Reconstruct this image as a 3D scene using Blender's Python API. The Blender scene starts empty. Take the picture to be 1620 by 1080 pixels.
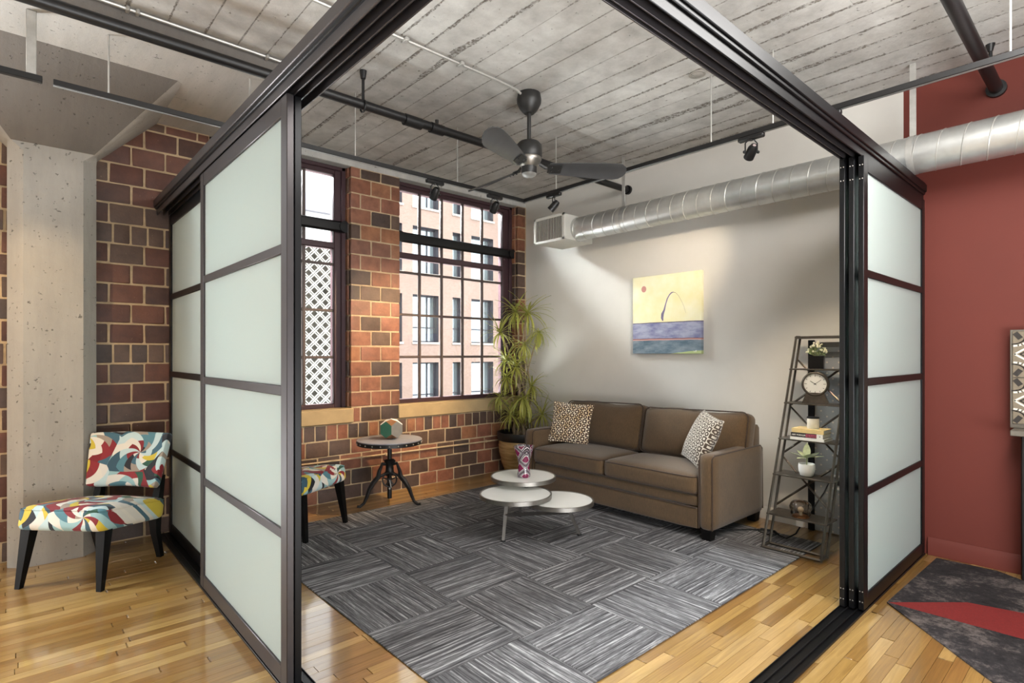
import bpy, bmesh, math, random
from mathutils import Vector, Matrix, Euler
random.seed(7)
PI = math.pi
S = bpy.context.scene
COL = S.collection

# ------------------------------------------------------------------ camera, world, lights, exposure
cam_d = bpy.data.cameras.new('camera')
cam = bpy.data.objects.new('camera', cam_d); COL.objects.link(cam)
cam_d.sensor_width = 36.0
cam_d.lens = 36.0 * 880.0 / 1620.0
cam_d.shift_y = 20.0 / 1620.0
cam_d.clip_start = 0.05; cam_d.clip_end = 200
cam.location = (0, 0, 1.5)
cam.rotation_euler = (PI / 2, 0, -math.radians(41.915))
S.camera = cam

W = bpy.data.worlds.new('world'); S.world = W
W.use_nodes = True
bg = W.node_tree.nodes['Background']
bg.inputs[0].default_value = (0.93, 0.97, 1.0, 1)
bg.inputs[1].default_value = 1.5

def lamp(name, kind, loc, aim, energy, color, **kw):
    d = bpy.data.lights.new(name, kind); d.energy = energy; d.color = color
    for k, v in kw.items(): setattr(d, k, v)
    o = bpy.data.objects.new(name, d); COL.objects.link(o)
    o.location = loc
    o.rotation_euler = (Vector(aim) - Vector(loc)).to_track_quat('-Z', 'Y').to_euler()
    return o
lamp('sun', 'SUN', (10, -10, 20), (3.5, 2.5, 8.5), 0.8, (1, 0.93, 0.84), angle=math.radians(0.6))
lamp('loft_fill', 'AREA', (-1.6, -4.6, 2.0), (2.8, 3.0, 1.5), 55, (0.96, 0.98, 1.0), shape='RECTANGLE', size=6.0, size_y=2.8)  # added fill lamp behind the camera, no window stands there
lamp('ceiling_fill', 'AREA', (1.3, -1.8, 0.3), (2.4, 0.6, 3.5), 165, (0.94, 0.975, 1.0), shape='RECTANGLE', size=3.5, size_y=2.5)  # added uplight near the floor behind the camera, brightens the ceiling
lamp('overhead_fill', 'AREA', (2.7, 0.15, 3.42), (3.1, 3.4, 0.2), 66, (1, 0.98, 0.95), shape='RECTANGLE', size=2.2, size_y=1.0)  # added unseen lamp overhead, lifts the rug and table tops
# added area lamps above the window heads, unseen, standing in for skylight
for wx, ww, we in ((-2.8, 3.0, 300), (1.95, 1.5, 600), (4.08, 1.9, 480)):
    lamp('sky_fill', 'AREA', (wx, 6.3, 4.05), (wx+(0.2 if wx < 4 else -0.6), 3.5, 0.9), we, (0.93, 0.97, 1.0), shape='RECTANGLE', size=ww, size_y=0.9)
# added lamps hidden below the sills, standing in for light bounced off the street
for wx, ww, we in ((-2.8, 3.2, 260), (1.95, 1.5, 200), (4.08, 1.9, 260)):
    lamp('street_fill', 'AREA', (wx, 6.7, -0.1), (wx+(0.4 if wx < 4 else -0.9), 3.2, 3.4), we*1.1, (0.95, 0.98, 1.0), shape='RECTANGLE', size=ww, size_y=1.3)

S.view_settings.view_transform = 'Standard'
S.view_settings.look = 'None'
S.view_settings.gamma = 1.0
S.view_settings.use_curve_mapping = False
S.view_settings.exposure = 1.35
S.cycles.use_denoising = True
S.cycles.max_bounces = 10
S.cycles.diffuse_bounces = 6
S.cycles.transmission_bounces = 8
S.cycles.transparent_max_bounces = 12
S.cycles.sample_clamp_indirect = 6
S.cycles.caustics_reflective = False
S.cycles.caustics_refractive = False

# ------------------------------------------------------------------ geometry helper
def rotz(a): return Matrix.Rotation(a, 4, 'Z')

class MB:
    def __init__(s): s.bm = bmesh.new(); s.mi = 0
    def _faces(s, vs, faces, smooth=False):
        bv = [s.bm.verts.new(v) for v in vs]
        for f in faces:
            try:
                F = s.bm.faces.new([bv[i] for i in f]); F.material_index = s.mi; F.smooth = smooth
            except ValueError: pass
        return bv
    def box(s, a, b, M=None):
        x0, y0, z0 = a; x1, y1, z1 = b
        x0, x1 = min(x0, x1), max(x0, x1); y0, y1 = min(y0, y1), max(y0, y1); z0, z1 = min(z0, z1), max(z0, z1)
        vs = [Vector(p) for p in ((x0,y0,z0),(x1,y0,z0),(x1,y1,z0),(x0,y1,z0),(x0,y0,z1),(x1,y0,z1),(x1,y1,z1),(x0,y1,z1))]
        if M: vs = [M @ v for v in vs]
        s._faces(vs, [(3,2,1,0),(4,5,6,7),(0,1,5,4),(1,2,6,5),(2,3,7,6),(3,0,4,7)]); return s
    def bbox(s, a, b, r=0.01, M=None):
        """box with bevelled edges (44 triangles)"""
        c = [(a[i]+b[i])/2 for i in range(3)]; h = [abs(b[i]-a[i])/2 for i in range(3)]
        r = min(r, *[q*0.9 for q in h])
        vs = []; idx = {}
        for sx in (-1,1):
            for sy in (-1,1):
                for sz in (-1,1):
                    for ax in range(3):
                        p = [sx*(h[0]-r), sy*(h[1]-r), sz*(h[2]-r)]; sg = (sx,sy,sz)
                        p[ax] = sg[ax]*h[ax]
                        v = Vector((p[0]+c[0], p[1]+c[1], p[2]+c[2]))
                        idx[(sx,sy,sz,ax)] = len(vs); vs.append(M @ v if M else v)
        fs = []
        I = lambda sx,sy,sz,ax: idx[(sx,sy,sz,ax)]
        for q in (-1,1):
            fs.append([I(q,-1,-1,0),I(q,1,-1,0),I(q,1,1,0),I(q,-1,1,0)][::q])
            fs.append([I(-1,q,-1,1),I(-1,q,1,1),I(1,q,1,1),I(1,q,-1,1)][::q])
            fs.append([I(-1,-1,q,2),I(1,-1,q,2),I(1,1,q,2),I(-1,1,q,2)][::q])
        for p in (-1,1):
            for q in (-1,1):
                fs.append([I(-1,p,q,1),I(1,p,q,1),I(1,p,q,2),I(-1,p,q,2)])
                fs.append([I(p,-1,q,0),I(p,1,q,0),I(p,1,q,2),I(p,-1,q,2)])
                fs.append([I(p,q,-1,0),I(p,q,1,0),I(p,q,1,1),I(p,q,-1,1)])
                for t in (-1,1): fs.append([I(p,q,t,0),I(p,q,t,1),I(p,q,t,2)])
        s._faces(vs, fs); return s
    def ring_loft(s, rings, caps=True, smooth=True, close=True):
        n = len(rings[0]); base = []
        for r in rings: base.append([s.bm.verts.new(v) for v in r])
        for i in range(len(rings)-1):
            for j in range(n if close else n-1):
                k = (j+1) % n
                try:
                    F = s.bm.faces.new((base[i][j], base[i][k], base[i+1][k], base[i+1][j])); F.smooth = smooth; F.material_index = s.mi
                except ValueError: pass
        if caps:
            for b in (base[0][::-1], base[-1]):
                try:
                    F = s.bm.faces.new(b); F.material_index = s.mi
                except ValueError: pass
        return s
    def cyl(s, p0, p1, r0, r1=None, n=12, smooth=True, caps=True, phase=0):
        r1 = r0 if r1 is None else r1
        p0, p1 = Vector(p0), Vector(p1); d = (p1-p0).normalized()
        u = d.orthogonal().normalized() if abs(d.z) < 0.999 else Vector((1,0,0)); v = d.cross(u)
        R = lambda p, r: [p + r*(math.cos(2*PI*i/n+phase)*u + math.sin(2*PI*i/n+phase)*v) for i in range(n)]
        return s.ring_loft([R(p0, r0), R(p1, r1)], caps, smooth)
    def tube(s, pts, r, n=8, closed=False, smooth=True):
        pts = [Vector(p) for p in pts]; rings = []; u = None
        m = len(pts)
        for i, p in enumerate(pts):
            if closed: d = (pts[(i+1)%m]-pts[i-1]).normalized()
            else: d = (pts[min(i+1,m-1)]-pts[max(i-1,0)]).normalized()
            if u is None: u = d.orthogonal().normalized()
            u = (u - d*u.dot(d)).normalized(); v = d.cross(u)
            rr = r[i] if isinstance(r, (list, tuple)) else r
            rings.append([p + rr*(math.cos(2*PI*k/n)*u + math.sin(2*PI*k/n)*v) for k in range(n)])
        if closed: rings.append(rings[0])
        return s.ring_loft(rings, not closed, smooth)
    def lathe(s, prof, c=(0,0,0), n=32, smooth=True, caps=True, axis=None):
        M = axis or Matrix.Identity(4); c = Vector(c)
        rings = [[c + M.to_3x3() @ Vector((r*math.cos(2*PI*i/n), r*math.sin(2*PI*i/n), z)) for i in range(n)] for r, z in prof]
        return s.ring_loft(rings, caps, smooth)
    def prism(s, poly, z0, z1, M=None):
        f = (lambda v: M @ Vector(v)) if M else Vector
        return s.ring_loft([[f((x,y,z0)) for x,y in poly],[f((x,y,z1)) for x,y in poly]], True, False)
    def rbox(s, size, r, n=6, c=(0,0,0), fn=None, M=None):
        """rounded, subdivided box; fn deforms (unit coords, point)"""
        sx, sy, sz = [q/2 for q in size]; r = min(r, sx, sy, sz)
        tmp = bmesh.new(); bmesh.ops.create_cube(tmp, size=2)
        bmesh.ops.subdivide_edges(tmp, edges=tmp.edges[:], cuts=n, use_grid_fill=True)
        tmp.verts.ensure_lookup_table(); vs = []
        for v in tmp.verts:
            u = v.co.copy()
            w = Vector([math.copysign(1-(1-abs(q))**1.6, q) for q in u])
            p = Vector((w.x*sx, w.y*sy, w.z*sz))
            q = Vector((max(-sx+r, min(sx-r, p.x)), max(-sy+r, min(sy-r, p.y)), max(-sz+r, min(sz-r, p.z))))
            d = p - q
            if d.length > 1e-9: p = q + d.normalized()*r
            if fn: p = fn(w, p)
            p = p + Vector(c)
            vs.append(M @ p if M else p)
        fs = [[v.index for v in f.verts] for f in tmp.faces]
        tmp.free(); s._faces(vs, fs, True); return s
    def sphere(s, c, r, n=12, m=8, sq=(1,1,1)):
        prof = [(max(1e-4, math.sin(PI*i/m))*r, -math.cos(PI*i/m)*r) for i in range(m+1)]
        c = Vector(c)
        rings = [[c+Vector((q*math.cos(2*PI*i/n)*sq[0], q*math.sin(2*PI*i/n)*sq[1], z*sq[2])) for i in range(n)] for q, z in prof]
        return s.ring_loft(rings, True, True)
    def mesh(s, name, *mats):
        bmesh.ops.recalc_face_normals(s.bm, faces=s.bm.faces[:])
        me = bpy.data.meshes.new(name); s.bm.to_mesh(me); s.bm.free(); me.set_sharp_from_angle(angle=math.radians(42))
        for m in mats: me.materials.append(m)
        return me
    def build(s, name, mats, parent=None, local=False, **props):
        if not isinstance(mats, (list, tuple)): mats = [mats]
        if parent is not None and not local:
            r = parent
            while r.parent: r = r.parent
            s.bm.transform(r.matrix_basis.inverted())
        o = bpy.data.objects.new(name, s.mesh(name, *mats)); COL.objects.link(o)
        if parent is not None: o.parent = parent
        for k, v in props.items(): o[k] = v
        return o

def tag(o, label, cat, group=None):
    o['label'] = label; o['category'] = cat
    if group: o['group'] = group
    return o
def thing(name, label, cat, loc=(0,0,0), rz=0, group=None, rot=None):
    o = bpy.data.objects.new(name, None); COL.objects.link(o)
    o.empty_display_size = 0.1
    M = Matrix.Translation(loc) @ (rot.to_4x4() if rot is not None else rotz(rz))
    o.matrix_basis = M
    return tag(o, label, cat, group)
def struct(o, label=None):
    o['kind'] = 'structure'
    if label: o['label'] = label
    return o

# ------------------------------------------------------------------ materials
def lin(h):
    h = h.lstrip('#'); c = [int(h[i:i+2], 16)/255 for i in (0,2,4)]
    return tuple([(x/12.92 if x <= 0.04045 else ((x+0.055)/1.055)**2.4) for x in c]) + (1,)

class NT:
    def __init__(s, name):
        s.m = bpy.data.materials.new(name); s.m.use_nodes = True
        s.t = s.m.node_tree; s.b = s.t.nodes['Principled BSDF']; s.out = s.t.nodes['Material Output']
    def n(s, typ, **kw):
        x = s.t.nodes.new(typ)
        for k, v in kw.items(): setattr(x, k, v)
        return x
    def L(s, a, b): s.t.links.new(a, b)
    def inp(s, sock, v):
        if isinstance(v, bpy.types.NodeSocket): s.L(v, sock)
        else: sock.default_value = v
    def m_(s, op, a, b=None, c=None):
        x = s.n('ShaderNodeMath', operation=op); s.inp(x.inputs[0], a)
        if b is not None: s.inp(x.inputs[1], b)
        if c is not None: s.inp(x.inputs[2], c)
        return x.outputs[0]
    def vm(s, op, a, b=None):
        x = s.n('ShaderNodeVectorMath', operation=op); s.inp(x.inputs[0], a)
        if b is not None: s.inp(x.inputs[1], b)
        return x.outputs[0] if op not in ('LENGTH', 'DOT_PRODUCT') else x.outputs[1]
    def coord(s, which='Object'): return s.n('ShaderNodeTexCoord').outputs[which]
    def pos(s): return s.n('ShaderNodeNewGeometry').outputs['Position']
    def sep(s, v):
        x = s.n('ShaderNodeSeparateXYZ'); s.L(v, x.inputs[0]); return x.outputs
    def comb(s, a, b, c=0.0):
        x = s.n('ShaderNodeCombineXYZ'); s.inp(x.inputs[0], a); s.inp(x.inputs[1], b); s.inp(x.inputs[2], c); return x.outputs[0]
    def noise(s, v, scale=5, detail=4, rough=0.6, dist=0):
        x = s.n('ShaderNodeTexNoise'); s.L(v, x.inputs['Vector'])
        x.inputs['Scale'].default_value = scale; x.inputs['Detail'].default_value = detail
        x.inputs['Roughness'].default_value = rough; x.inputs['Distortion'].default_value = dist
        return x.outputs['Fac']
    def ramp(s, fac, stops, interp='LINEAR'):
        x = s.n('ShaderNodeValToRGB'); s.inp(x.inputs[0], fac); r = x.color_ramp; r.interpolation = interp
        while len(r.elements) < len(stops): r.elements.new(0.5)
        for e, (p, c) in zip(r.elements, stops):
            e.position = p; e.color = c if len(c) == 4 else tuple(c)+(1,)
        return x.outputs[0]
    def mix(s, f, a, b, mode='MIX'):
        x = s.n('ShaderNodeMix', data_type='RGBA', blend_type=mode)
        s.inp(x.inputs[0], f); s.inp(x.inputs[6], a); s.inp(x.inputs[7], b); return x.outputs[2]
    def bump(s, h, strength=0.3, dist=0.01):
        x = s.n('ShaderNodeBump'); s.L(h, x.inputs['Height']); x.inputs['Strength'].default_value = strength
        x.inputs['Distance'].default_value = dist; s.L(x.outputs[0], s.b.inputs['Normal'])
    def col(s, v): s.inp(s.b.inputs['Base Color'], v)
    def set(s, rough=0.5, metal=0.0, spec=0.5, coat=0.0, sheen=0.0):
        s.inp(s.b.inputs['Roughness'], rough); s.inp(s.b.inputs['Metallic'], metal)
        s.b.inputs['Specular IOR Level'].default_value = spec
        s.b.inputs['Coat Weight'].default_value = coat
        s.b.inputs['Sheen Weight'].default_value = sheen
        return s

def plain(name, hexcol, rough=0.5, metal=0.0, var=0.12, scale=12.0, bump=0.0, bscale=60.0, bdist=0.003, **kw):
    t = NT(name); t.set(rough, metal, **kw); c = lin(hexcol); v = t.coord()
    f = t.noise(v, scale, 5)
    t.col(t.ramp(f, [(0.3, tuple(x*(1-var) for x in c[:3])), (0.7, tuple(min(1, x*(1+var)) for x in c[:3]))]))
    if bump: t.bump(t.noise(v, bscale, 4), bump, bdist)
    return t.m

M = {}
M['frame'] = plain('dark_bronze_aluminium', '#454142', 0.36, 0.55, 0.06, 8)
M['frame_black'] = plain('black_aluminium', '#101012', 0.36, 0.5, 0.06, 8)
M['black'] = plain('black_satin', '#0e0d0e', 0.42, 0.0, 0.1, 14)
M['iron'] = plain('cast_iron', '#2c2a29', 0.45, 0.7, 0.2, 18, 0.15, 90)
M['steel'] = plain('brushed_steel', '#8b8781', 0.36, 0.9, 0.1, 30)
M['legsteel'] = plain('satin_grey_steel', '#6a6662', 0.45, 0.8, 0.1, 30)
M['rawsteel'] = plain('raw_dark_steel', '#5c554d', 0.42, 0.75, 0.25, 14)
M['galv'] = plain('galvanised_sheet', '#c9cac8', 0.36, 0.8, 0.14, 5, 0.12, 9, 0.01)
M['galv_dull'] = plain('galvanised_rod', '#b9b7b2', 0.4, 0.6, 0.1, 20)
M['white'] = plain('white_satin', '#efeeea', 0.4, 0, 0.02)
M['whitetop'] = plain('white_table_top', '#f3f3ef', 0.22, 0, 0.015, 6)
M['wall'] = plain('grey_wall_paint', '#d2cec7', 0.75, 0, 0.025, 3, 0.08, 160, 0.002)
M['red'] = plain('brick_red_wall_paint', '#622418', 0.7, 0, 0.04, 3, 0.08, 160, 0.002)
M['mortar'] = plain('lime_mortar', '#b9a282', 0.9, 0, 0.22, 9, 0.6, 45, 0.01)
M['sill'] = plain('cream_stone_sill', '#a8906a', 0.75, 0, 0.12, 5, 0.2, 50)
M['wood_black'] = plain('black_stained_wood', '#070606', 0.55, 0, 0.2, 20, spec=0.2)
M['copper'] = plain('brushed_copper', '#b98a66', 0.35, 0.75, 0.1, 30)
M['green'] = plain('green_enamel', '#3c6b56', 0.45, 0, 0.08, 20)
M['greyface'] = plain('grey_enamel', '#75736f', 0.45, 0, 0.08, 20)
M['paper'] = plain('book_paper', '#ece5d6', 0.8, 0, 0.06, 60)
M['cream'] = plain('cream_book_cover', '#e9cf94', 0.6, 0, 0.08, 14)
M['bookblack'] = plain('black_book_cover', '#221d1f', 0.5, 0, 0.05)
M['pink'] = plain('pink_print', '#c65a76', 0.6, 0, 0.03)
M['soil'] = plain('potting_soil', '#2b2119', 0.95, 0, 0.4, 40, 0.8, 60, 0.02)
M['cane'] = plain('dry_cane_bark', '#8e7d67', 0.85, 0, 0.25, 25, 0.5, 70)
M['winframe'] = plain('maroon_window_paint', '#3f2a2e', 0.42, 0, 0.08, 8)
M['muntin'] = plain('grey_brown_glazing_bar', '#544743', 0.45, 0, 0.08, 8)
M['cord'] = plain('black_rubber_cord', '#0f0f10', 0.5)

def concrete(name, hexcol, board=True, pit=1.0, var=0.2):
    t = NT(name); t.set(0.85); v = t.pos(); c = lin(hexcol)
    x, y, z = t.sep(v)
    long = t.comb(t.m_('MULTIPLY', x, 6.0), t.m_('MULTIPLY', y, 0.8), t.m_('MULTIPLY', z, 1.0)) if board else t.comb(t.m_('MULTIPLY', x, 5.0), t.m_('MULTIPLY', y, 5.0), t.m_('MULTIPLY', z, 0.8))
    f1 = t.noise(long, 1.2, 5, 0.65); f2 = t.noise(v, 1.7, 6, 0.6); f3 = t.noise(v, 28, 5, 0.7, 0.4)
    base = t.mix(f2, tuple(q*(1-var) for q in c[:3])+(1,), tuple(min(1,q*(1+var*0.6)) for q in c[:3])+(1,))
    base = t.mix(t.ramp(f1, [(0.35,(0.45,)*3),(0.62,(0,)*3)]), base, tuple(q*0.62 for q in c[:3])+(1,))
    pits = t.ramp(t.noise(v, 34, 3, 0.55), [(0.27,(0,)*3),(0.34,(1,)*3)])
    base = t.mix(pits, tuple(q*0.35 for q in c[:3])+(1,), base)
    t.col(base)
    h = t.m_('ADD', t.m_('MULTIPLY', f3, 0.5), t.m_('MULTIPLY', pits, 0.7*pit))
    t.bump(t.m_('ADD', h, t.m_('MULTIPLY', f1, 0.6)), 0.55, 0.012)
    return t.m
M['concrete'] = concrete('board_marked_concrete', '#b9b6b1')
def boardconcrete():
    t = NT('crumbled_board_concrete'); t.set(0.85); v = t.pos(); x, y, z = t.sep(v)
    gx, gy, gz = t.sep(t.coord('Generated')); oi = t.n('ShaderNodeObjectInfo')
    edge = t.m_('MINIMUM', gx, t.m_('SUBTRACT', 1.0, gx))
    stretch = t.comb(t.m_('MULTIPLY', x, 3.0), t.m_('MULTIPLY', y, 0.7), t.m_('MULTIPLY', oi.outputs['Random'], 9.0))
    wide = t.noise(stretch, 1.6, 5, 0.6); fine = t.noise(v, 30, 6, 0.75, 0.6); blot = t.noise(v, 0.9, 5, 0.6); b2 = t.noise(v, 5.5, 5, 0.65)
    c0 = t.ramp(t.m_('ADD', t.m_('MULTIPLY', blot, 0.5), t.m_('MULTIPLY', b2, 0.5)), [(0.33, lin('#97938e')), (0.5, lin('#b7b4af')), (0.66, lin('#d0cec9'))])
    c0 = t.mix(t.m_('MULTIPLY', t.m_('SUBTRACT', oi.outputs['Random'], 0.35), 0.22), c0, lin('#8f877d'))
    # crumbling along the board joints, where the noise lets it
    reach = t.ramp(wide, [(0.40,(0,)*3),(0.56,(0.2,)*3),(0.70,(0.5,)*3)])
    near = t.m_('LESS_THAN', t.m_('ADD', edge, t.m_('MULTIPLY', t.m_('SUBTRACT', fine, 0.5), 0.24)), t.m_('MULTIPLY', t.m_('MULTIPLY', reach, 0.55), t.ramp(oi.outputs['Random'], [(0.25,(0.12,)*3),(0.55,(0.5,)*3),(0.85,(1,)*3)])))
    crumb = t.m_('MULTIPLY', near, t.ramp(t.noise(v, 48, 4, 0.7), [(0.42,(0,)*3),(0.56,(1,)*3)]))
    line = t.m_('LESS_THAN', edge, t.m_('MULTIPLY', t.ramp(b2, [(0.4,(0.004,)*3),(0.6,(0.03,)*3)]), 1.0))
    dark = t.m_('MAXIMUM', t.m_('MULTIPLY', crumb, 0.85), t.m_('MULTIPLY', line, 0.38))
    pits = t.ramp(t.noise(v, 26, 3, 0.5), [(0.25,(1,)*3),(0.31,(0,)*3)])
    dark = t.m_('MAXIMUM', dark, t.m_('MULTIPLY', pits, 0.6))
    t.col(t.mix(dark, c0, lin('#5f564c')))
    t.bump(t.m_('SUBTRACT', t.m_('ADD', t.m_('MULTIPLY', fine, 0.35), t.m_('MULTIPLY', b2, 0.5)), t.m_('MULTIPLY', dark, 0.9)), 0.6, 0.014)
    return t.m
M['board'] = boardconcrete()
M['column'] = concrete('column_concrete', '#a8a39b', False, 1.6, 0.28)
M['shadeconcrete'] = concrete('shaded_grey_concrete', '#77726d', True, 1.3, 0.3)  # darker copy for faces turned from the windows, shade put into the colour

def objcol(name, rough, kind):
    t = NT(name); v = t.pos(); t.set(rough)
    oi = t.n('ShaderNodeObjectInfo')
    if kind == 'brick':
        f = t.noise(t.vm('ADD', v, t.comb(t.m_('MULTIPLY', oi.outputs['Random'], 40.0), 0.0)), 9, 6, 0.65)
        c = t.mix(t.ramp(f, [(0.3,(0,)*3),(0.75,(1,)*3)]), t.mix(1.0, oi.outputs['Color'], (0.62,0.58,0.56,1), 'MULTIPLY'), t.mix(1.0, oi.outputs['Color'], (1.22,1.2,1.16,1), 'MULTIPLY'))
        chips = t.ramp(t.noise(v, 55, 3, 0.5), [(0.68,(0,)*3),(0.76,(1,)*3)])
        c = t.mix(t.m_('MULTIPLY', chips, 0.25), c, (0.45,0.33,0.22,1))
        t.col(c); t.bump(t.noise(v, 70, 5, 0.7), 0.35, 0.006)
    else:
        x, y, z = t.sep(v)
        off = t.m_('MULTIPLY', oi.outputs['Random'], 37.0)
        g = t.comb(t.m_('ADD', t.m_('MULTIPLY', x, 1.4), off), t.m_('MULTIPLY', y, 26.0), off)
        f = t.noise(g, 1.6, 6, 0.6, 1.4)
        f2 = t.noise(t.comb(t.m_('MULTIPLY', x, 5.0), t.m_('MULTIPLY', y, 120.0), off), 1.0, 3, 0.6)
        c = t.mix(t.ramp(f, [(0.28,(0,)*3),(0.72,(1,)*3)]), t.mix(1.0, oi.outputs['Color'], (0.66,0.6,0.52,1), 'MULTIPLY'), t.mix(1.0, oi.outputs['Color'], (1.14,1.13,1.1,1), 'MULTIPLY'))
        c = t.mix(t.m_('MULTIPLY', f2, 0.22), c, t.mix(1.0, oi.outputs['Color'], (0.5,0.42,0.34,1), 'MULTIPLY'))
        t.col(c); t.set(rough, 0, 0.5, coat=0.9); t.b.inputs['Coat Roughness'].default_value = 0.09; t.b.inputs['Coat IOR'].default_value = 1.75
        t.bump(t.m_('ADD', f, f2), 0.06, 0.002)
    return t.m
M['brick'] = objcol('glazed_brick', 0.55, 'brick')
M['oak'] = objcol('varnished_oak_strip', 0.3, 'plank')

def frosted():
    t = NT('frosted_white_glass')
    t.col((0.66,0.71,0.685,1)); t.set(0.16, 0, 0.45)
    tr = t.n('ShaderNodeBsdfTranslucent'); tr.inputs[0].default_value = (0.76,0.83,0.81,1)
    mx = t.n('ShaderNodeMixShader'); mx.inputs[0].default_value = 0.55
    t.L(t.b.outputs[0], mx.inputs[1]); t.L(tr.outputs[0], mx.inputs[2]); t.L(mx.outputs[0], t.out.inputs[0])
    return t.m
M['frost'] = frosted()
def clearglass(name, tint=(0.97,0.985,0.98,1), gl=1.0):
    t = NT(name)
    tr = t.n('ShaderNodeBsdfTransparent'); tr.inputs[0].default_value = tint
    g = t.n('ShaderNodeBsdfGlossy'); g.inputs['Roughness'].default_value = 0.02
    fr = t.n('ShaderNodeFresnel'); fr.inputs[0].default_value = 1.45
    mx = t.n('ShaderNodeMixShader'); t.L(t.m_('MULTIPLY', fr.outputs[0], gl), mx.inputs[0])
    t.L(tr.outputs[0], mx.inputs[1]); t.L(g.outputs[0], mx.inputs[2]); t.L(mx.outputs[0], t.out.inputs[0])
    return t.m
M['glass'] = clearglass('window_glass')
M['smokeglass'] = clearglass('smoked_ribbed_glass', (0.62,0.55,0.48,1), 2.2)

def fabric(name, hexcol, sc=220.0, var=0.22):
    t = NT(name); t.set(0.9, 0, 0.25, sheen=0.25); v = t.coord(); c = lin(hexcol); x, y, z = t.sep(v)
    warp = t.noise(t.comb(t.m_('MULTIPLY', x, 30.0), t.m_('MULTIPLY', y, 30.0), t.m_('MULTIPLY', z, 4.0)), 6, 3)
    weft = t.noise(v, sc, 2); big = t.noise(v, 6, 3)
    f = t.m_('ADD', t.m_('MULTIPLY', warp, 0.45), t.m_('ADD', t.m_('MULTIPLY', weft, 0.35), t.m_('MULTIPLY', big, 0.25)))
    t.col(t.ramp(f, [(0.36, tuple(q*(1-var*1.4) for q in c[:3])), (0.66, tuple(q*(1+var*1.3) for q in c[:3]))]))
    t.bump(weft, 0.35, 0.003); return t.m
M['sofa'] = fabric('brown_woven_upholstery', '#57442f')
M['sofa_pipe'] = fabric('dark_brown_piping', '#3c2d22')

def pinwheel():
    t = NT('pinwheel_print_fabric'); t.set(0.7, 0, 0.3, sheen=0.1)
    x, y, z = t.sep(t.coord())
    p = t.comb(t.m_('MULTIPLY', t.m_('ADD', x, 3.37), 3.0), t.m_('MULTIPLY', t.m_('ADD', t.m_('MULTIPLY', y, 1.0), t.m_('MULTIPLY', z, 1.0)), 2.9))
    vo = t.n('ShaderNodeTexVoronoi', voronoi_dimensions='2D'); t.L(p, vo.inputs['Vector'])
    vo.inputs['Scale'].default_value = 1.0; vo.inputs['Randomness'].default_value = 0.6
    d = t.vm('SUBTRACT', p, vo.outputs['Position']); dx, dy, _ = t.sep(d)
    r = t.m_('SQRT', t.m_('ADD', t.m_('MULTIPLY', dx, dx), t.m_('MULTIPLY', dy, dy)))
    cr, cg, cb = t.sep(vo.outputs['Color'])
    ang = t.m_('ADD', t.m_('DIVIDE', t.m_('ARCTAN2', dy, dx), 2*PI), t.m_('MULTIPLY', r, t.m_('SUBTRACT', t.m_('MULTIPLY', t.m_('ROUND', cg), 0.56), 0.28)))
    sec = t.m_('FLOOR', t.m_('MULTIPLY', t.m_('FRACT', ang), 14.0))
    ring = t.m_('FLOOR', t.m_('ADD', t.m_('MULTIPLY', r, 3.2), t.m_('MULTIPLY', t.m_('MODULO', sec, 2.0), 0.5)))
    wn = t.n('ShaderNodeTexWhiteNoise', noise_dimensions='3D')
    t.L(t.comb(t.m_('ADD', sec, 0.5), t.m_('ADD', ring, 0.5), t.m_('MULTIPLY', cr, 57.0)), wn.inputs['Vector'])
    pal = ['#7a2026','#d6cfc2','#26262c','#8fb0b2','#86262c','#3f6170','#d2ccc2','#94877a','#2a5240','#b4c8c9','#7e2228','#1f2026','#b4c8c9','#7a2026','#cfc9bf','#4f7a85','#c4ae3a','#34505e','#d6cfc2']
    t.col(t.ramp(wn.outputs['Value'], [(i/len(pal), lin(h)) for i, h in enumerate(pal)], 'CONSTANT'))
    t.bump(t.noise(t.coord(), 260, 2), 0.15, 0.002); return t.m
M['pinwheel'] = pinwheel()

def pillowmat(name, bgc, fgc, k):
    t = NT(name); t.set(0.85, 0, 0.3, sheen=0.3); x, y, z = t.sep(t.coord())
    u = t.m_('MULTIPLY', x, k); v = t.m_('MULTIPLY', y, k)
    fu = t.m_('SUBTRACT', t.m_('FRACT', u), 0.5); fv = t.m_('SUBTRACT', t.m_('FRACT', v), 0.5)
    par = t.m_('MODULO', t.m_('ABSOLUTE', t.m_('ADD', t.m_('FLOOR', u), t.m_('FLOOR', v))), 2.0)
    bd = t.m_('MAXIMUM', t.m_('ABSOLUTE', fu), t.m_('ABSOLUTE', fv))
    cd = t.m_('SQRT', t.m_('ADD', t.m_('MULTIPLY', fu, fu), t.m_('MULTIPLY', fv, fv)))
    sq = t.m_('MULTIPLY', t.m_('GREATER_THAN', bd, 0.2), t.m_('LESS_THAN', bd, 0.47))
    ci = t.m_('MULTIPLY', t.m_('GREATER_THAN', cd, 0.17), t.m_('LESS_THAN', cd, 0.41))
    link = t.m_('MULTIPLY', t.m_('LESS_THAN', t.m_('ABSOLUTE', fu), 0.09), t.m_('GREATER_THAN', cd, 0.4))
    ci = t.m_('MAXIMUM', ci, link)
    f = t.m_('ADD', t.m_('MULTIPLY', par, sq), t.m_('MULTIPLY', t.m_('SUBTRACT', 1.0, par), ci))
    nz = t.noise(t.coord(), 14, 3)
    b = t.mix(t.ramp(nz, [(0.4,(0,)*3),(0.6,(1,)*3)]), lin(bgc[0]), lin(bgc[1]))
    t.col(t.mix(f, b, lin(fgc))); t.bump(f, 0.5, 0.003); return t.m
M['pillow1'] = pillowmat('bronze_geometric_velvet', ('#d8bd93','#efe3cb'), '#3e2416', 21.5)
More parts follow.
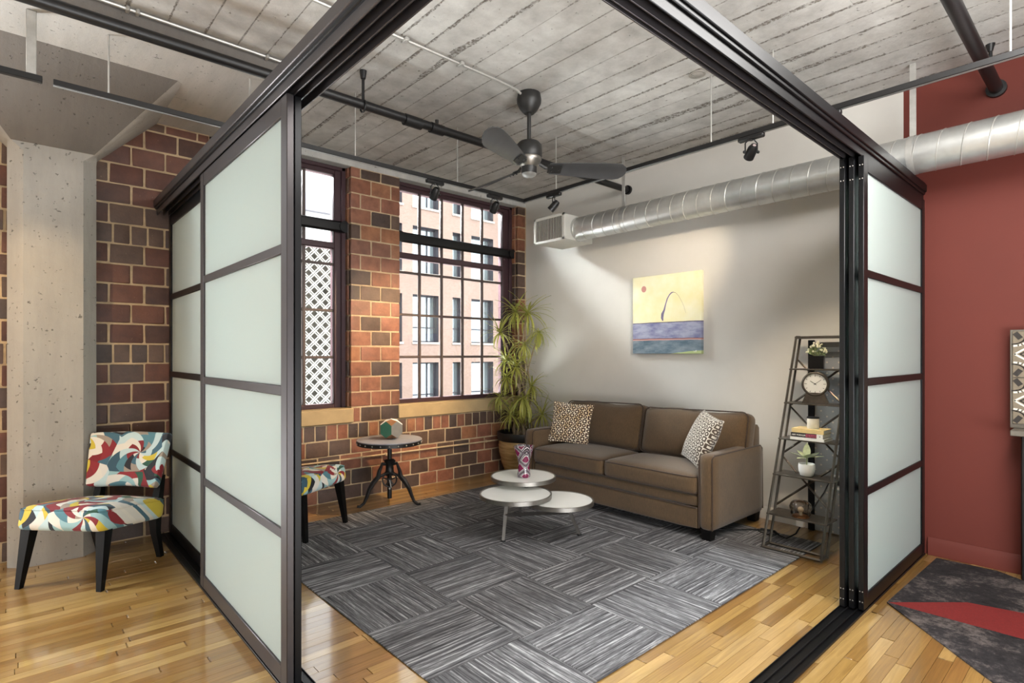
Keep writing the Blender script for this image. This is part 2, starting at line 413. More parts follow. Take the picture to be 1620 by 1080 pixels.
M['pillow2'] = pillowmat('grey_geometric_velvet', ('#bdb4a5','#d6cfc2'), '#4a3d32', 21.5)

def carpet():
    t = NT('striped_carpet_tile'); t.set(0.95, 0, 0.1); oi = t.n('ShaderNodeObjectInfo')
    x, y, z = t.sep(t.coord()); off = t.m_('MULTIPLY', oi.outputs['Random'], 91.0)
    f = t.noise(t.comb(t.m_('ADD', t.m_('MULTIPLY', x, 1.3), off), t.m_('MULTIPLY', y, 58.0), off), 1.0, 4, 0.75, 0.2)
    g = t.noise(t.comb(t.m_('ADD', t.m_('MULTIPLY', x, 10.0), off), t.m_('MULTIPLY', y, 150.0), off), 1.0, 3, 0.7)
    h = t.m_('ADD', t.m_('MULTIPLY', f, 0.7), t.m_('MULTIPLY', g, 0.3))
    t.col(t.ramp(h, [(0.37, lin('#323133')), (0.46, lin('#565557')), (0.54, lin('#757476')), (0.62, lin('#b9b8b9'))]))
    t.bump(t.m_('ADD', h, t.m_('MULTIPLY', t.noise(t.coord(), 320, 2), 0.5)), 0.7, 0.006); return t.m
M['carpet'] = carpet()
def matrug():
    t = NT('distressed_charcoal_rug'); t.set(0.95, 0, 0.1); v = t.coord()
    f = t.m_('ADD', t.m_('MULTIPLY', t.noise(v, 2.6, 7, 0.75, 0.15), 0.72), t.m_('MULTIPLY', t.noise(v, 38, 4, 0.8), 0.28)); g = t.noise(v, 130, 2)
    t.col(t.mix(t.m_('MULTIPLY', g, 0.25), t.ramp(f, [(0.35, lin('#1f1d1e')), (0.5, lin('#3a3637')), (0.58, lin('#6b625f')), (0.68, lin('#8a817b'))]), (0.02,0.02,0.02,1)))
    t.bump(g, 0.6, 0.004); return t.m
M['mat'] = matrug()
M['matred'] = plain('red_rug_pile', '#7a1c19', 0.95, 0, 0.15, 80, 0.5, 200)

def potmat():
    t = NT('glazed_tan_ceramic'); t.set(0.22, 0, 0.5, coat=0.3); v = t.coord(); x, y, z = t.sep(v)
    f = t.noise(t.comb(t.m_('MULTIPLY', x, 3.0), t.m_('MULTIPLY', y, 3.0), t.m_('MULTIPLY', z, 26.0)), 1.5, 4)
    t.col(t.ramp(f, [(0.3, lin('#8d7048')), (0.7, lin('#bd9d6c'))])); t.bump(f, 0.2, 0.006); return t.m
M['pot'] = potmat()
def leafmat():
    t = NT('dracaena_leaf'); t.set(0.42, 0, 0.5); v = t.coord(); oi = t.n('ShaderNodeObjectInfo')
    x, y, z = t.sep(v)
    e = t.ramp(t.m_('ABSOLUTE', t.m_('MULTIPLY', y, 55.0)), [(0.25,(0,)*3),(0.5,(1,)*3)])
    c = t.mix(e, t.ramp(oi.outputs['Random'], [(0.0, lin('#4a6238')), (0.5, lin('#6d8644')), (0.8, lin('#929d57')), (1.0, lin('#b0a462'))]), lin('#b5b35a'))
    t.col(c)
    tr = t.n('ShaderNodeBsdfTranslucent'); t.L(c, tr.inputs[0])
    mx = t.n('ShaderNodeMixShader'); mx.inputs[0].default_value = 0.35
    t.L(t.b.outputs[0], mx.inputs[1]); t.L(tr.outputs[0], mx.inputs[2]); t.L(mx.outputs[0], t.out.inputs[0])
    return t.m
M['leaf'] = leafmat()
M['paleleaf'] = plain('pale_variegated_leaf', '#c3cba6', 0.5, 0, 0.18, 30)
M['tinyleaf'] = plain('grey_green_leaf', '#8f9a6c', 0.6, 0, 0.2, 60)
M['tinyflower'] = plain('cream_flower', '#ece8cf', 0.6, 0, 0.05, 60)
def vasemat():
    t = NT('harlequin_vase_glaze'); t.set(0.15, 0, 0.5, coat=0.5); x, y, z = t.sep(t.coord())
    u = t.m_('MULTIPLY', t.m_('ADD', x, y), 7.5); w = t.m_('MULTIPLY', z, 7.5)
    a = t.m_('FRACT', t.m_('ADD', t.m_('ADD', u, w), 0.1)); b = t.m_('FRACT', t.m_('ADD', t.m_('SUBTRACT', u, w), 0.3))
    ma = t.m_('ABSOLUTE', t.m_('SUBTRACT', a, 0.5)); mb = t.m_('ABSOLUTE', t.m_('SUBTRACT', b, 0.5))
    mm = t.m_('MAXIMUM', ma, mb)
    c = t.ramp(mm, [(0.0, lin('#701a42')), (0.29, lin('#e6dce0')), (0.325, lin('#1a1418')), (0.39, lin('#d9ccd2')), (0.415, lin('#1a1418')), (0.47, lin('#6d5c66'))], 'CONSTANT')
    t.col(c); return t.m
M['vase'] = vasemat()
def painting():
    t = NT('abstract_landscape_paint'); t.set(0.45, 0, 0.4); x, y, z = t.sep(t.coord()); v = t.coord()
    zz = t.m_('ADD', z, t.m_('MULTIPLY', t.m_('SUBTRACT', t.noise(t.comb(t.m_('MULTIPLY', y, 1.0), 0.0), 3.0, 2), 0.5), 0.02))
    n = t.noise(v, 4.5, 5); n2 = t.noise(t.comb(t.m_('MULTIPLY', y, 2.5), t.m_('MULTIPLY', z, 6.0)), 2.0, 4)
    sky = t.ramp(n, [(0.3, lin('#e9e2ac')), (0.65, lin('#f0edd0'))])
    blue = t.ramp(n2, [(0.35, lin('#6c7099')), (0.6, lin('#a6a9bf'))])
    teal = t.ramp(n2, [(0.35, lin('#4f6674')), (0.65, lin('#8b98a3'))])
    hill = t.m_('LESS_THAN', zz, t.m_('ADD', 0.012, t.m_('MULTIPLY', t.m_('SINE', t.m_('ADD', t.m_('MULTIPLY', y, -4.2), -0.5)), 0.028)))
    c = t.mix(t.m_('LESS_THAN', zz, 0.335), sky, lin('#3c3350'))
    c = t.mix(t.m_('LESS_THAN', zz, 0.328), c, blue)
    c = t.mix(t.m_('LESS_THAN', zz, 0.165), c, lin('#7a4a45'))
    c = t.mix(t.m_('LESS_THAN', zz, 0.157), c, lin('#d5a39b'))
    c = t.mix(t.m_('LESS_THAN', zz, 0.146), c, teal)
    c = t.mix(hill, c, lin('#b7c48a'))
    t.col(c); t.bump(n, 0.1, 0.002); return t.m
M['painting'] = painting()
M['sunpaint'] = plain('dusty_pink_paint', '#c98f86', 0.5, 0, 0.05)
M['archpaint'] = plain('mauve_brush_stroke', '#7b7391', 0.5, 0, 0.2, 30)
M['archfine'] = plain('fine_brown_stroke', '#8d7f6b', 0.5, 0, 0.1, 30)
def perforated():
    t = NT('perforated_grey_sheet'); t.set(0.4, 0.35, 0.5); x, y, z = t.sep(t.coord())
    k = 22.0
    fu = t.m_('SUBTRACT', t.m_('FRACT', t.m_('MULTIPLY', y, k)), 0.5); fv = t.m_('SUBTRACT', t.m_('FRACT', t.m_('MULTIPLY', z, k)), 0.5)
    d = t.m_('SQRT', t.m_('ADD', t.m_('MULTIPLY', fu, fu), t.m_('MULTIPLY', fv, fv)))
    par = t.m_('MODULO', t.m_('ABSOLUTE', t.m_('ADD', t.m_('FLOOR', t.m_('MULTIPLY', y, k)), t.m_('FLOOR', t.m_('MULTIPLY', z, k)))), 2.0)
    hole = t.m_('MULTIPLY', t.m_('LESS_THAN', d, 0.16), par)
    t.col(t.mix(hole, lin('#a6a9ac'), lin('#d9d2c4'))); return t.m
M['perf'] = perforated()
def facademat():
    t = NT('pink_beige_brick_facade'); t.set(0.85); x, y, z = t.sep(t.pos())
    b = t.n('ShaderNodeTexBrick'); t.L(t.comb(x, z), b.inputs['Vector']); b.inputs['Scale'].default_value = 4.0
    b.inputs['Color1'].default_value = lin('#a68d82'); b.inputs['Color2'].default_value = lin('#9c8378'); b.inputs['Mortar'].default_value = lin('#ac978b')
    b.inputs['Mortar Size'].default_value = 0.012
    t.col(b.outputs[0]); return t.m
M['facade'] = facademat()
M['facade_red'] = plain('red_brown_jamb', '#6f4a45', 0.8, 0, 0.08)
M['farpane'] = plain('reflective_office_glass', '#b9c6ca', 0.08, 0.7, 0.2, 0.7)
M['farframe'] = plain('slate_window_frame', '#4f4c55', 0.5)
M['stone'] = plain('pale_stone_coping', '#d8d0c6', 0.8)
M['palewall'] = plain('white_rendered_wall', '#e9e9ea', 0.8, 0, 0.02)
M['greyband'] = plain('lavender_grey_band', '#a9a6b0', 0.7)
M['lattice_white'] = plain('white_lattice_paint', '#d6d4cd', 0.6, 0, 0.02)
M['lattice_dark'] = plain('grey_backing_mesh', '#57534d', 0.8, 0, 0.6, 1.6)
M['street'] = plain('grey_street', '#8c8a86', 0.9)
M['tan_tile'] = plain('olive_grey_tile', '#7d715f', 0.5, 0, 0.1, 30)
M['tile_cream'] = plain('cream_tile_glaze', '#e6dfcf', 0.4, 0, 0.03)
M['tile_dark'] = plain('dark_brown_tile_glaze', '#2f2a27', 0.4, 0, 0.1)
M['mantel'] = plain('grey_console_top', '#6f685e', 0.4, 0, 0.08)
M['fanblade'] = plain('charcoal_fan_blade', '#474748', 0.25, 0.2, 0.06)
M['fanbody'] = plain('matt_black_fan_body', '#252423', 0.45, 0.2, 0.06)
M['vent'] = plain('pale_vent_enamel', '#d2cfc6', 0.5, 0.1, 0.03)
M['ventdark'] = plain('vent_inner_shadow_metal', '#6d675b', 0.6, 0.2, 0.1)
M['foam'] = plain('pale_ivory_wax', '#e9e2d2', 0.5)
M['sidetop'] = plain('zinc_table_top', '#8f8f98', 0.45, 0.1, 0.15, 6)
def emit(name, c, s):
    t = NT(name); t.col((0.02,0.02,0.02,1)); t.b.inputs['Emission Color'].default_value = c; t.b.inputs['Emission Strength'].default_value = s; return t.m
M['bulb'] = emit('lit_bulb', (1,0.78,0.72,1), 6)

# ------------------------------------------------------------------ setting
XW, YW, ZC = 5.12, 5.42, 3.57
XL, YB = -5.5, -5.0

# floor: slab, single strips of oak near the camera, the rest joined
fl = struct(MB().box((XL, YB, -0.2), (XW+0.2, YW+0.4, -0.012)).build('floor', M['soil']))
PW = 0.062
cols_oak = ['#a58350','#98753f','#b39259','#8c6834','#a07c45','#bd9b62','#946e3a','#ab884d']
cand = []
fwd = Vector((math.sin(math.radians(41.915)), math.cos(math.radians(41.915))))
rgt = Vector((fwd.y, -fwd.x))
y = YB; 
while y < YW:
    x = XL + random.uniform(-1.2, 0)
    while x < XW:
        l = random.choice((0.45, 0.6, 0.8, 0.95, 1.2))
        x1 = min(x+l, XW)
        if x1 > XL: cand.append((max(x, XL), y, x1, min(y+PW, YW)))
        x += l
    y += PW
def vis(c):
    cx, cy = (c[0]+c[2])/2, (c[1]+c[3])/2
    d = Vector((cx, cy)).dot(fwd); r = Vector((cx, cy)).dot(rgt)
    if d < 1.9 or abs(r/d) > 1.0: return 1e9
    if 1.45 < cx < 4.6 and 1.75 < cy < 4.8: return 1e8   # under the rug
    return d
cand.sort(key=vis)
pm = MB().bbox((0,0,-0.012),(1,1,0), 0.0)
def plank_mesh():
    # unit strip with eased long edges
    b = MB(); b.bbox((0,0,-0.012),(1,1,0.0),0.004); return b.mesh('plank', M['oak'])
plank_me = plank_mesh()
OAKC = [lin(h) for h in cols_oak]
for c in cand[:300]:
    o = bpy.data.objects.new('plank', plank_me); COL.objects.link(o); o.parent = fl
    o.location = (c[0]+0.0006, c[1]+0.0005, random.uniform(-0.0006, 0)); o.scale = (c[2]-c[0]-0.0012, c[3]-c[1]-0.0010, 1)
    o.color = random.choice(OAKC)
rest = {}
for c in cand[300:]: rest.setdefault(random.randrange(4), []).append(c)
for k, L in rest.items():
    b = MB()
    for c in L: b.box((c[0]+0.0006, c[1]+0.0005, -0.012), (c[2]-0.0006, c[3]-0.0005, 0))
    o = b.build('plank_field', M['oak'], fl, kind='stuff'); o.color = OAKC[(0,1,2,4)[k]]

# ceiling slab with board strips of the old formwork
ce = struct(MB().box((XL, YB, ZC+0.012), (XW+0.2, YW+0.4, ZC+0.35)).build('ceiling', M['concrete']))
x = XL; k = 0
while x < XW:
    w = min(random.uniform(0.17, 0.23), XW-x)
    y = YB
    while y < YW:
        l = random.choice((4.4, 5.3, 6.1)); y1 = min(y+l, YW)
        if w > 0.03:
            MB().bbox((x+0.0004, y+0.0004, ZC+random.uniform(-0.002, 0.002)), (x+w-0.0004, y1-0.0004, ZC+0.03), 0.0012).build('board_impression', M['board'], ce)
        y = y1
    x += w
MB().cyl((3.757,2.14,ZC-0.002),(3.757,2.14,ZC-0.012),0.055,0.06,20).cyl((3.757,2.14,ZC-0.012),(3.757,2.14,ZC-0.016),0.04,0.035,20).build('junction_plug', M['column'], ce)

# drop panel, capital, column
dp = MB().bbox((-1.05, 4.03, 3.42), (1.45, YW, ZC+0.01), 0.008)
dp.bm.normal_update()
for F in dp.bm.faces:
    if abs(F.normal.y) > 0.9: F.material_index = 1  # front face gets the darker copy, its shade is in the colour
dp = struct(dp.build('trim_1', [M['concrete'], M['shadeconcrete']]), 'thick concrete drop panel under the slab above the column')
cb = MB()
top = [(-0.46,4.49),(0.90,4.49),(0.90,YW),(-0.46,YW)]
def sec(x0,x1,y0,ch,z): return [Vector(p+(z,)) for p in ((x0,y0+ch),(x0+ch,y0),(x1-ch,y0),(x1,y0+ch),(x1,YW+0.02),(x0,YW+0.02))]
rings = [sec(-0.03,0.475,5.19,0.085,0.0), sec(-0.03,0.475,5.19,0.085,2.93), sec(-0.03,0.475,5.19,0.02,2.99), sec(-0.46,0.90,4.47,0.03,3.425)]
cb.ring_loft(rings, True, False)
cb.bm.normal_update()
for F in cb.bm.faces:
    if F.calc_center_median().z > 2.97 and abs(F.normal.x) < 0.3: F.material_index = 1  # capital front coloured darker than its sides to carry the shade
colm = struct(cb.build('trim_2', [M['column'], M['shadeconcrete']]), 'board marked concrete column flaring into a wide capital')

# exterior wall cores (mortar) and bricks
OPEN_L = (1.30, 2.61); OPEN_R = (3.20, 4.965); SILL0, SILL1, HEAD = 0.785, 0.94, 3.455
yc = YW + 0.006
core_left = struct(MB().box((-1.1, yc, -0.02), (OPEN_L[0]-0.012, YW+0.3, ZC)).build('wall_left', M['mortar']), 'dark red and brown brick wall behind the column')
core_pier = struct(MB().box((OPEN_L[1]+0.012, yc, SILL0), (OPEN_R[0]-0.012, YW+0.3, HEAD)).build('wall_back', M['mortar']), 'brick pier between the two windows')
core_low = struct(MB().box((OPEN_L[0]-0.012, yc, -0.02), (XW, YW+0.3, SILL0)).build('wall_back.001', M['mortar']), 'brick wall under the two windows')
core_corner = struct(MB().box((OPEN_R[1]+0.012, yc, SILL0), (XW, YW+0.3, HEAD)).build('wall_back.002', M['mortar']), 'narrow brick jamb in the corner by the grey wall')
lint = struct(MB().bbox((OPEN_L[0], YW+0.004, HEAD), (XW, YW+0.3, ZC+0.01), 0.006).build('trim_3', M['concrete']), 'concrete lintel band above the windows')

BR = {}
def brick_variants(n=5):
    out = []
    for i in range(n):
        b = MB(); b.bbox((-0.5,-0.5,-0.5),(0.5,0.5,0.5),0.03)
        for v in b.bm.verts: v.co += Vector((random.uniform(-.012,.012), random.uniform(-.02,.02), random.uniform(-.018,.018)))
        out.append(b.mesh('brick', M['brick']))
    return out
BV = brick_variants()
WARM = [lin(h) for h in ('#90604a','#865640','#976648','#885844','#7f5644')]
DARK = [lin(h) for h in ('#57443a','#4a3c36','#604a3d','#524038')]
REDD = [lin(h) for h in ('#5e382a','#68402f','#563326','#4f3327')]
def brick(x0, x1, z0, z1, parent, y0=None, depth=0.05, pal=None, axis='y'):
    o = bpy.data.objects.new('brick', random.choice(BV)); COL.objects.link(o); o.parent = parent
    g = 0.0075
    yy = (YW if y0 is None else y0) + random.uniform(-0.003, 0.003)
    o.location = ((x0+x1)/2 + random.uniform(-.001,.001), yy+depth/2, (z0+z1)/2 + random.uniform(-.0015,.0015))
    o.scale = (x1-x0-2*g, depth, z1-z0-2*g)
    if random.random() < 0.5: o.rotation_euler = (0, 0, PI)
    o.color = random.choice(pal)
    return o
CH = 0.16
def pick(warm): 
    return WARM if random.random() < warm else DARK
# pier: 16.7 courses
k = 0; z = SILL0
while z < HEAD-0.03:
    z1 = min(z+CH, HEAD)
    a = OPEN_L[1]; b = OPEN_R[0]
    if k % 2 == 0: xs = [a, a+0.115, a+0.352, b]
    else: xs = [a, a+0.238, a+0.475, b]
    for i in range(3): brick(xs[i], xs[i+1], z, z1, core_pier, pal=pick(0.62))
    # reveals of both sides (faces turned to the windows)
    for xe, s, core in ((OPEN_L[1], 1, core_pier), (OPEN_R[0], -1, core_pier)):
        o = brick(0, 0.11, z, z1, core, pal=WARM if k % 3 else DARK)
        o.location = (xe+s*0.022, YW+0.107, (z+z1)/2); o.scale = (0.05, 0.1, z1-z-0.013); o.rotation_euler = (0,0,0)
    # corner jamb
    brick(OPEN_R[1], XW-0.012, z, z1, core_corner, pal=pick(0.6))
    o = brick(0, 0.11, z, z1, core_corner, pal=pick(0.5)); o.location = (OPEN_R[1]+0.022, YW+0.107, (z+z1)/2); o.scale = (0.05, 0.1, z1-z-0.013); o.rotation_euler = (0,0,0)
    z += CH; k += 1
# below the sills
z = SILL0 - CH; k = 0
while z > -0.1:
    z0 = max(z, 0.0); x = OPEN_L[0]+0.01 - (0.12 if k % 2 else 0.0)
    step = 0.116 if k == 0 else 0.238
    while x < XW-0.02:
        x1 = min(x+step, XW-0.012)
        if x1-max(x, OPEN_L[0]) > 0.03: brick(max(x, OPEN_L[0]), x1, z0, z+CH, core_low, pal=pick(0.5 if x < 3.3 else 0.33))
        x += step
    z -= CH; k += 1
# dark red section behind the column, both sides of it
z = SILL0 - 5*CH; k = 0
while z < ZC-0.15:
    z1 = z+CH; z0 = max(z, 0.0)
    head = k in (4, 9, 15)
    for a, b in ((0.36, OPEN_L[0]-0.01), (-0.75, 0.06)):
        step = 0.118 if head else 0.238; x = a - (0.119 if k % 2 else 0.03)
        while x < b-0.02:
            x1 = min(x+step, b); xa = max(x, a)
            if x1-xa > 0.03: brick(xa, x1, z0, min(z1, 3.42), core_left, pal=DARK if (head or random.random() < 0.3) else REDD)
            x += step
    z += CH; k += 1

# sills
for nm, a, b, lab in (('trim_4', OPEN_L[0], OPEN_L[1]+0.03, 'cream stone sill of the left window'), ('trim_5', OPEN_R[0]-0.03, OPEN_R[1]+0.02, 'cream stone sill of the right window')):
    struct(MB().bbox((a, YW-0.022, SILL0+0.005), (b, YW+0.2, SILL1), 0.008).build(nm, M['sill']), lab)

# thin painted pipe along the low brick wall
wp = thing('wall_conduit', 'thin tan pipe running along the low brick wall behind the side table', 'pipe', (3, YW-0.02, 0.41))
MB().cyl((1.35,YW-0.018,0.425),(4.9,YW-0.018,0.405),0.010,None,10).build('pipe', M['mortar'], wp)
for x in (1.6, 3.0, 4.4): MB().bbox((x,YW-0.034,0.40-0.004*(x-3)),(x+0.025,YW+0.004,0.43-0.004*(x-3)),0.004).build('clip', M['mortar'], wp)
# windows
def window(nm, x0, x1, mull, lab):
    y0, y1 = YW+0.14, YW+0.24
    w = struct(MB().box((x0, y1+0.02, SILL1-0.02), (x0+0.02, y1+0.03, HEAD)).build(nm, M['winframe']), lab)
    f = MB(); fw = 0.1
    gx0, gx1 = mull[0], mull[-1]
    f.bbox((x0-0.01, y0, SILL1-0.01), (gx0, y1, HEAD+0.005), 0.01); f.bbox((gx1, y0, SILL1-0.01), (x1+0.01, y1, HEAD+0.005), 0.01)
    f.bbox((gx0-0.01, y0, SILL1-0.01), (gx1+0.01, y1, 0.985), 0.008); f.bbox((gx0-0.01, y0, 3.375), (gx1+0.01, y1, HEAD+0.005), 0.008)
    f.bbox((x0-0.01, y0-0.03, SILL1-0.005), (x0+0.045, y1, HEAD), 0.006); f.bbox((x1-0.045, y0-0.03, SILL1-0.005), (x1+0.01, y1, HEAD), 0.006)
    f.bbox((x0, y0-0.03, HEAD-0.04), (x1, y1, HEAD), 0.006)
    f.build('window_frame', M['winframe'], w)
    MB().bbox((gx0-0.01, y0+0.005, 2.60), (gx1+0.01, y1-0.01, 2.665), 0.008).build('meeting_rail', M['winframe'], w)
    MB().bbox((gx0-0.01, y0+0.005, 2.80), (gx1+0.01, y1-0.01, 2.87), 0.008).build('transom', M['winframe'], w)
    for xm in mull[1:-1]:
        MB().bbox((xm-0.016, y0+0.02, 0.97), (xm+0.016, y0+0.055, 3.39), 0.005).build('glazing_bar', M['muntin'], w)
    rows = [0.98, 1.468, 1.955, 2.44]
    for zr in rows[1:]:
        MB().bbox((gx0-0.005, y0+0.024, zr-0.014), (gx1+0.005, y0+0.052, zr+0.014), 0.005).build('glazing_bar', M['muntin'], w)
    zs = rows + [2.62]
    pz = [(zs[i], zs[i+1]) for i in range(4)] + [(2.65, 2.82), (2.86, 3.385)]
    for i in range(len(mull)-1):
        for a, b in pz:
            MB().box((mull[i]-0.004, y0+0.036, a-0.004), (mull[i+1]+0.004, y0+0.040, b+0.004)).build('pane', M['glass'], w)
    return w
window('window_1', OPEN_L[0], OPEN_L[1], [1.42, 1.56, 1.87, 2.19, 2.495], 'tall maroon framed window on the left with small panes')
window('window_2', OPEN_R[0], OPEN_R[1], [3.25, 3.559, 3.872, 4.187, 4.50, 4.825], 'tall maroon framed window on the right with small panes')
def blackbar(x0, x1, lab):
    t = thing('security_bar', lab, 'bar', (x0, YW+0.08, 2.83))
    MB().bbox((x0, YW+0.075, 2.77), (x1, YW+0.125, 2.885), 0.02).build('beam', M['black'], t)
    for xe in (x0+0.02, x1-0.02): MB().cyl((xe, YW+0.06, 2.828), (xe, YW+0.14, 2.828), 0.06, None, 20).build('end_cap', M['black'], t)
blackbar(OPEN_L[0]+0.02, OPEN_L[1]-0.005, 'thick black bar across the left window')
blackbar(OPEN_R[0]+0.02, OPEN_R[1]-0.005, 'thick black bar across the right window')

struct(MB().box((XL-0.2, YB-0.2, -0.02), (XL, YW+0.3, ZC+0.02)).build('wall_left.001', M['wall']), 'plain grey wall at the far end of the loft')
struct(MB().box((XL, YB-0.2, -0.02), (XW+0.2, YB, ZC+0.02)).build('wall_front', M['wall']), 'plain grey wall behind the viewer')
# grey wall, red wall, baseboards
struct(MB().box((XW, 1.177, -0.02), (XW+0.2, YW+0.3, ZC+0.02)).build('wall_right', M['wall']), 'pale grey painted wall behind the sofa')
struct(MB().box((XW, YB, -0.02), (XW+0.2, 1.177, ZC+0.02)).build('wall_right.001', M['red']), 'brick red painted wall on the far right')
def baseb(nm, y0, y1, m, lab, h):
    b = MB(); prof = [(XW, 0), (XW-0.02, 0), (XW-0.02, h*0.72), (XW-0.012, h*0.88), (XW-0.006, h), (XW, h)]
    b.ring_loft([[Vector((x, yy, z)) for x, z in prof] for yy in (y0, y1)], True, False)
    struct(b.build(nm, m), lab)
baseb('baseboard_right', 1.18, YW, M['wall'], 'pale grey baseboard behind the sofa', 0.11)
baseb('baseboard_right.001', YB, 1.02, M['red'], 'red baseboard along the red wall', 0.13)

# ------------------------------------------------------------------ outside
g = MB().box((-60, 6.2, -6.2), (90, 80, -6)).build('ground', M['street']); struct(g, 'grey street far below the windows')
fac = thing('office_building', 'pink brick office building with deep windows seen through the right window', 'building', (17, 25.6, -6))
FY = 25.0
rowsz = [(-5.05,-2.55), (-1.45, 1.06), (2.13, 4.63), (5.77, 8.22), (9.24, 11.8)]
wins = []
for i in range(-1, 4):
    xw = 15.5+3.85*i; wins.append((xw, xw+1.62)); wins.append((xw+2.55, xw+3.22))
wins.sort(); x0f, x1f = wins[0][0]-0.65, wins[-1][1]+0.65
fb = MB(); zs = [-6.0]
for a, b in rowsz: zs += [a, b]
zs.append(14.5)
for i in range(0, len(zs), 2): fb.box((x0f, FY, zs[i]), (x1f, FY+1.0, zs[i+1]))
for a, b in rowsz:
    xs = [x0f] + [q for w in wins for q in w] + [x1f]
    for i in range(0, len(xs), 2): fb.box((xs[i], FY+0.001, a), (xs[i+1], FY+1.0, b))
fb.build('brick_wall', M['facade'], fac)
for a, b in rowsz:
    for (p, q) in wins:
        w = MB(); d = FY+0.38
        w.box((p, d, a), (p+0.07, d+0.08, b)); w.box((q-0.07, d, a), (q, d+0.08, b)); w.box((p, d, b-0.08), (q, d+0.08, b)); w.box((p, d, a), (q, d+0.08, a+0.08)); w.box((p, d, a+0.75), (q, d+0.08, a+0.82))
        w.box((q-0.01, FY+0.02, a), (q+0.002, FY+0.5, b)); w.box((p, FY+0.02, b-0.005), (q, FY+0.5, b+0.002))  # dark strips on right jamb and head, reveal shade put in as colour
        if q-p > 1: w.box((p+1.1, d, a), (p+1.17, d+0.08, b))
        w = w.build('window', M['farframe'], fac)
        MB().box((p, d+0.05, a), (q, d+0.06, b)).build('pane', M['farpane'], w)
        MB().box((p-0.05, FY-0.07, a-0.1), (q+0.05, FY+0.3, a)).build('window_sill', M['stone'], w)
lat = thing('lattice_building', 'pale building with white diamond lattice screen seen through the left window', 'building', (3, 16.5, -6))
MB().box((-6, 16.35, -6), (8.3, 17.5, 4.9)).build('backing_wall', M['lattice_dark'], lat)
lb = MB(); P = 0.34
for sgn in (1, -1):
    for j in range(-60, 60):
        for off in (0.0, 0.085):
            c0 = j*P + off
            # line x = c0 + sgn*z, clipped to the screen area
            z0, z1 = -2.5, 4.9
            if c0 + sgn*z0 < -6.5 and c0 + sgn*z1 < -6.5: continue
            if c0 + sgn*z0 > 8.8 and c0 + sgn*z1 > 8.8: continue
            ta = []
            for zz in (z0, z1):
                xx = c0 + sgn*zz
                if xx < -6: zz = (-6-c0)/sgn; xx = -6
                if xx > 8.3: zz = (8.3-c0)/sgn; xx = 8.3
                ta.append((xx, zz))
            (xa, za), (xb, zb) = ta
            if math.hypot(xb-xa, zb-za) < 0.2: continue
            wv = 0.013
            yv = 16.2 if sgn > 0 else 16.25
            lb.box((0, -0.02, -wv), (math.hypot(xb-xa, zb-za), 0.02, wv), Matrix.Translation((xa, yv, za)) @ Matrix.Rotation(-math.atan2(zb-za, xb-xa), 4, 'Y'))
lb.build('lattice_slats', M['lattice_white'], lat, kind='stuff')
MB().bbox((-6, 16.1, 4.85), (8.35, 17.5, 5.1), 0.02).build('coping', M['palewall'], lat)
pale = thing('white_building', 'white rendered tower with a grey band above the lattice building', 'building', (4, 24, -6))
MB().box((-8, 23.5, -6), (11.0, 25, 16)).build('rendered_wall', M['palewall'], pale)
MB().bbox((-8, 23.3, 7.6), (11.02, 23.6, 8.35), 0.02).build('grey_band', M['greyband'], pale)

# ------------------------------------------------------------------ sliding partition
def header(axis):
    if axis == 'y':
        t = thing('partition_header', 'dark bronze overhead track running to the brick wall', 'track', (0.95, 3.2, 2.66))
        P = lambda u, v, z: (0.868+v, u, z); U0, U1 = 1.03, YW-0.002
    else:
        t = thing('partition_header', 'dark bronze overhead track running to the red wall', 'track', (3.0, 1.1, 2.66))
        P = lambda u, v, z: (u, 1.028+v, z); U0, U1 = 1.04, XW-0.002
    b = MB(); wd = 0.164 if axis == 'y' else 0.14
    if axis == 'y': b.bbox(P(U0, 0.01, 2.70), P(U1, wd, 2.79), 0.004)
    else: b.bbox(P(U0, 0.01, 2.70), P(U1, wd, 2.79), 0.004)
    b.build('channel', M['frame_black'], t)
    b = MB(); b.bbox(P(U0, 0.022, 2.655), P(U1, 0.03, 2.712), 0.003); b.bbox(P(U0, 0.0, 2.718), P(U1, 0.02, 2.775), 0.004); b.build('fascia', M['frame' if axis == 'y' else 'frame_black'], t)
    for v in (0.068, 0.108, wd-0.012):
        MB().bbox(P(U0, v, 2.66), P(U1, v+0.006, 2.71), 0.001).build('track_fin', M['frame'], t)
header('y'); header('x')

def sliding_panel(axis, off, u0, u1, thick, lab, m, rails=True, z0=0.012, z1=2.655):
    if axis == 'y':
        t = thing('sliding_panel', lab, 'panel', (off+thick/2, (u0+u1)/2, z0), 0, 'frosted sliding panels')
        P = lambda u, v, z: (off+v, u, z)
    else:
        t = thing('sliding_panel', lab, 'panel', ((u0+u1)/2, off+thick/2, z0), 0, 'frosted sliding panels')
        P = lambda u, v, z: (u, off+v, z)
    sw = 0.075
    MB().bbox(P(u0, 0, z0), P(u0+sw, thick, z1), 0.003).build('stile', m, t)
    MB().bbox(P(u1-sw, 0, z0), P(u1, thick, z1), 0.003).build('stile', m, t)
    MB().bbox(P(u0+sw, 0.001, z0), P(u1-sw, thick-0.001, 0.096), 0.003).build('rail', m, t)
    MB().bbox(P(u0+sw, 0.001, 2.57), P(u1-sw, thick-0.001, z1), 0.003).build('rail', m, t)
    zz = [0.096]
    for zr in (0.69, 1.335, 1.975):
        MB().bbox(P(u0+sw, 0.001, zr-0.023), P(u1-sw, thick-0.001, zr+0.023), 0.003).build('rail', m, t); zz += [zr-0.023, zr+0.023]
    zz.append(2.57)
    for i in range(0, 8, 2):
        MB().box(P(u0+sw-0.004, thick*0.36, zz[i]-0.004), P(u1-sw+0.004, thick*0.64, zz[i+1]+0.004)).build('pane', M['frost'], t)
    return t
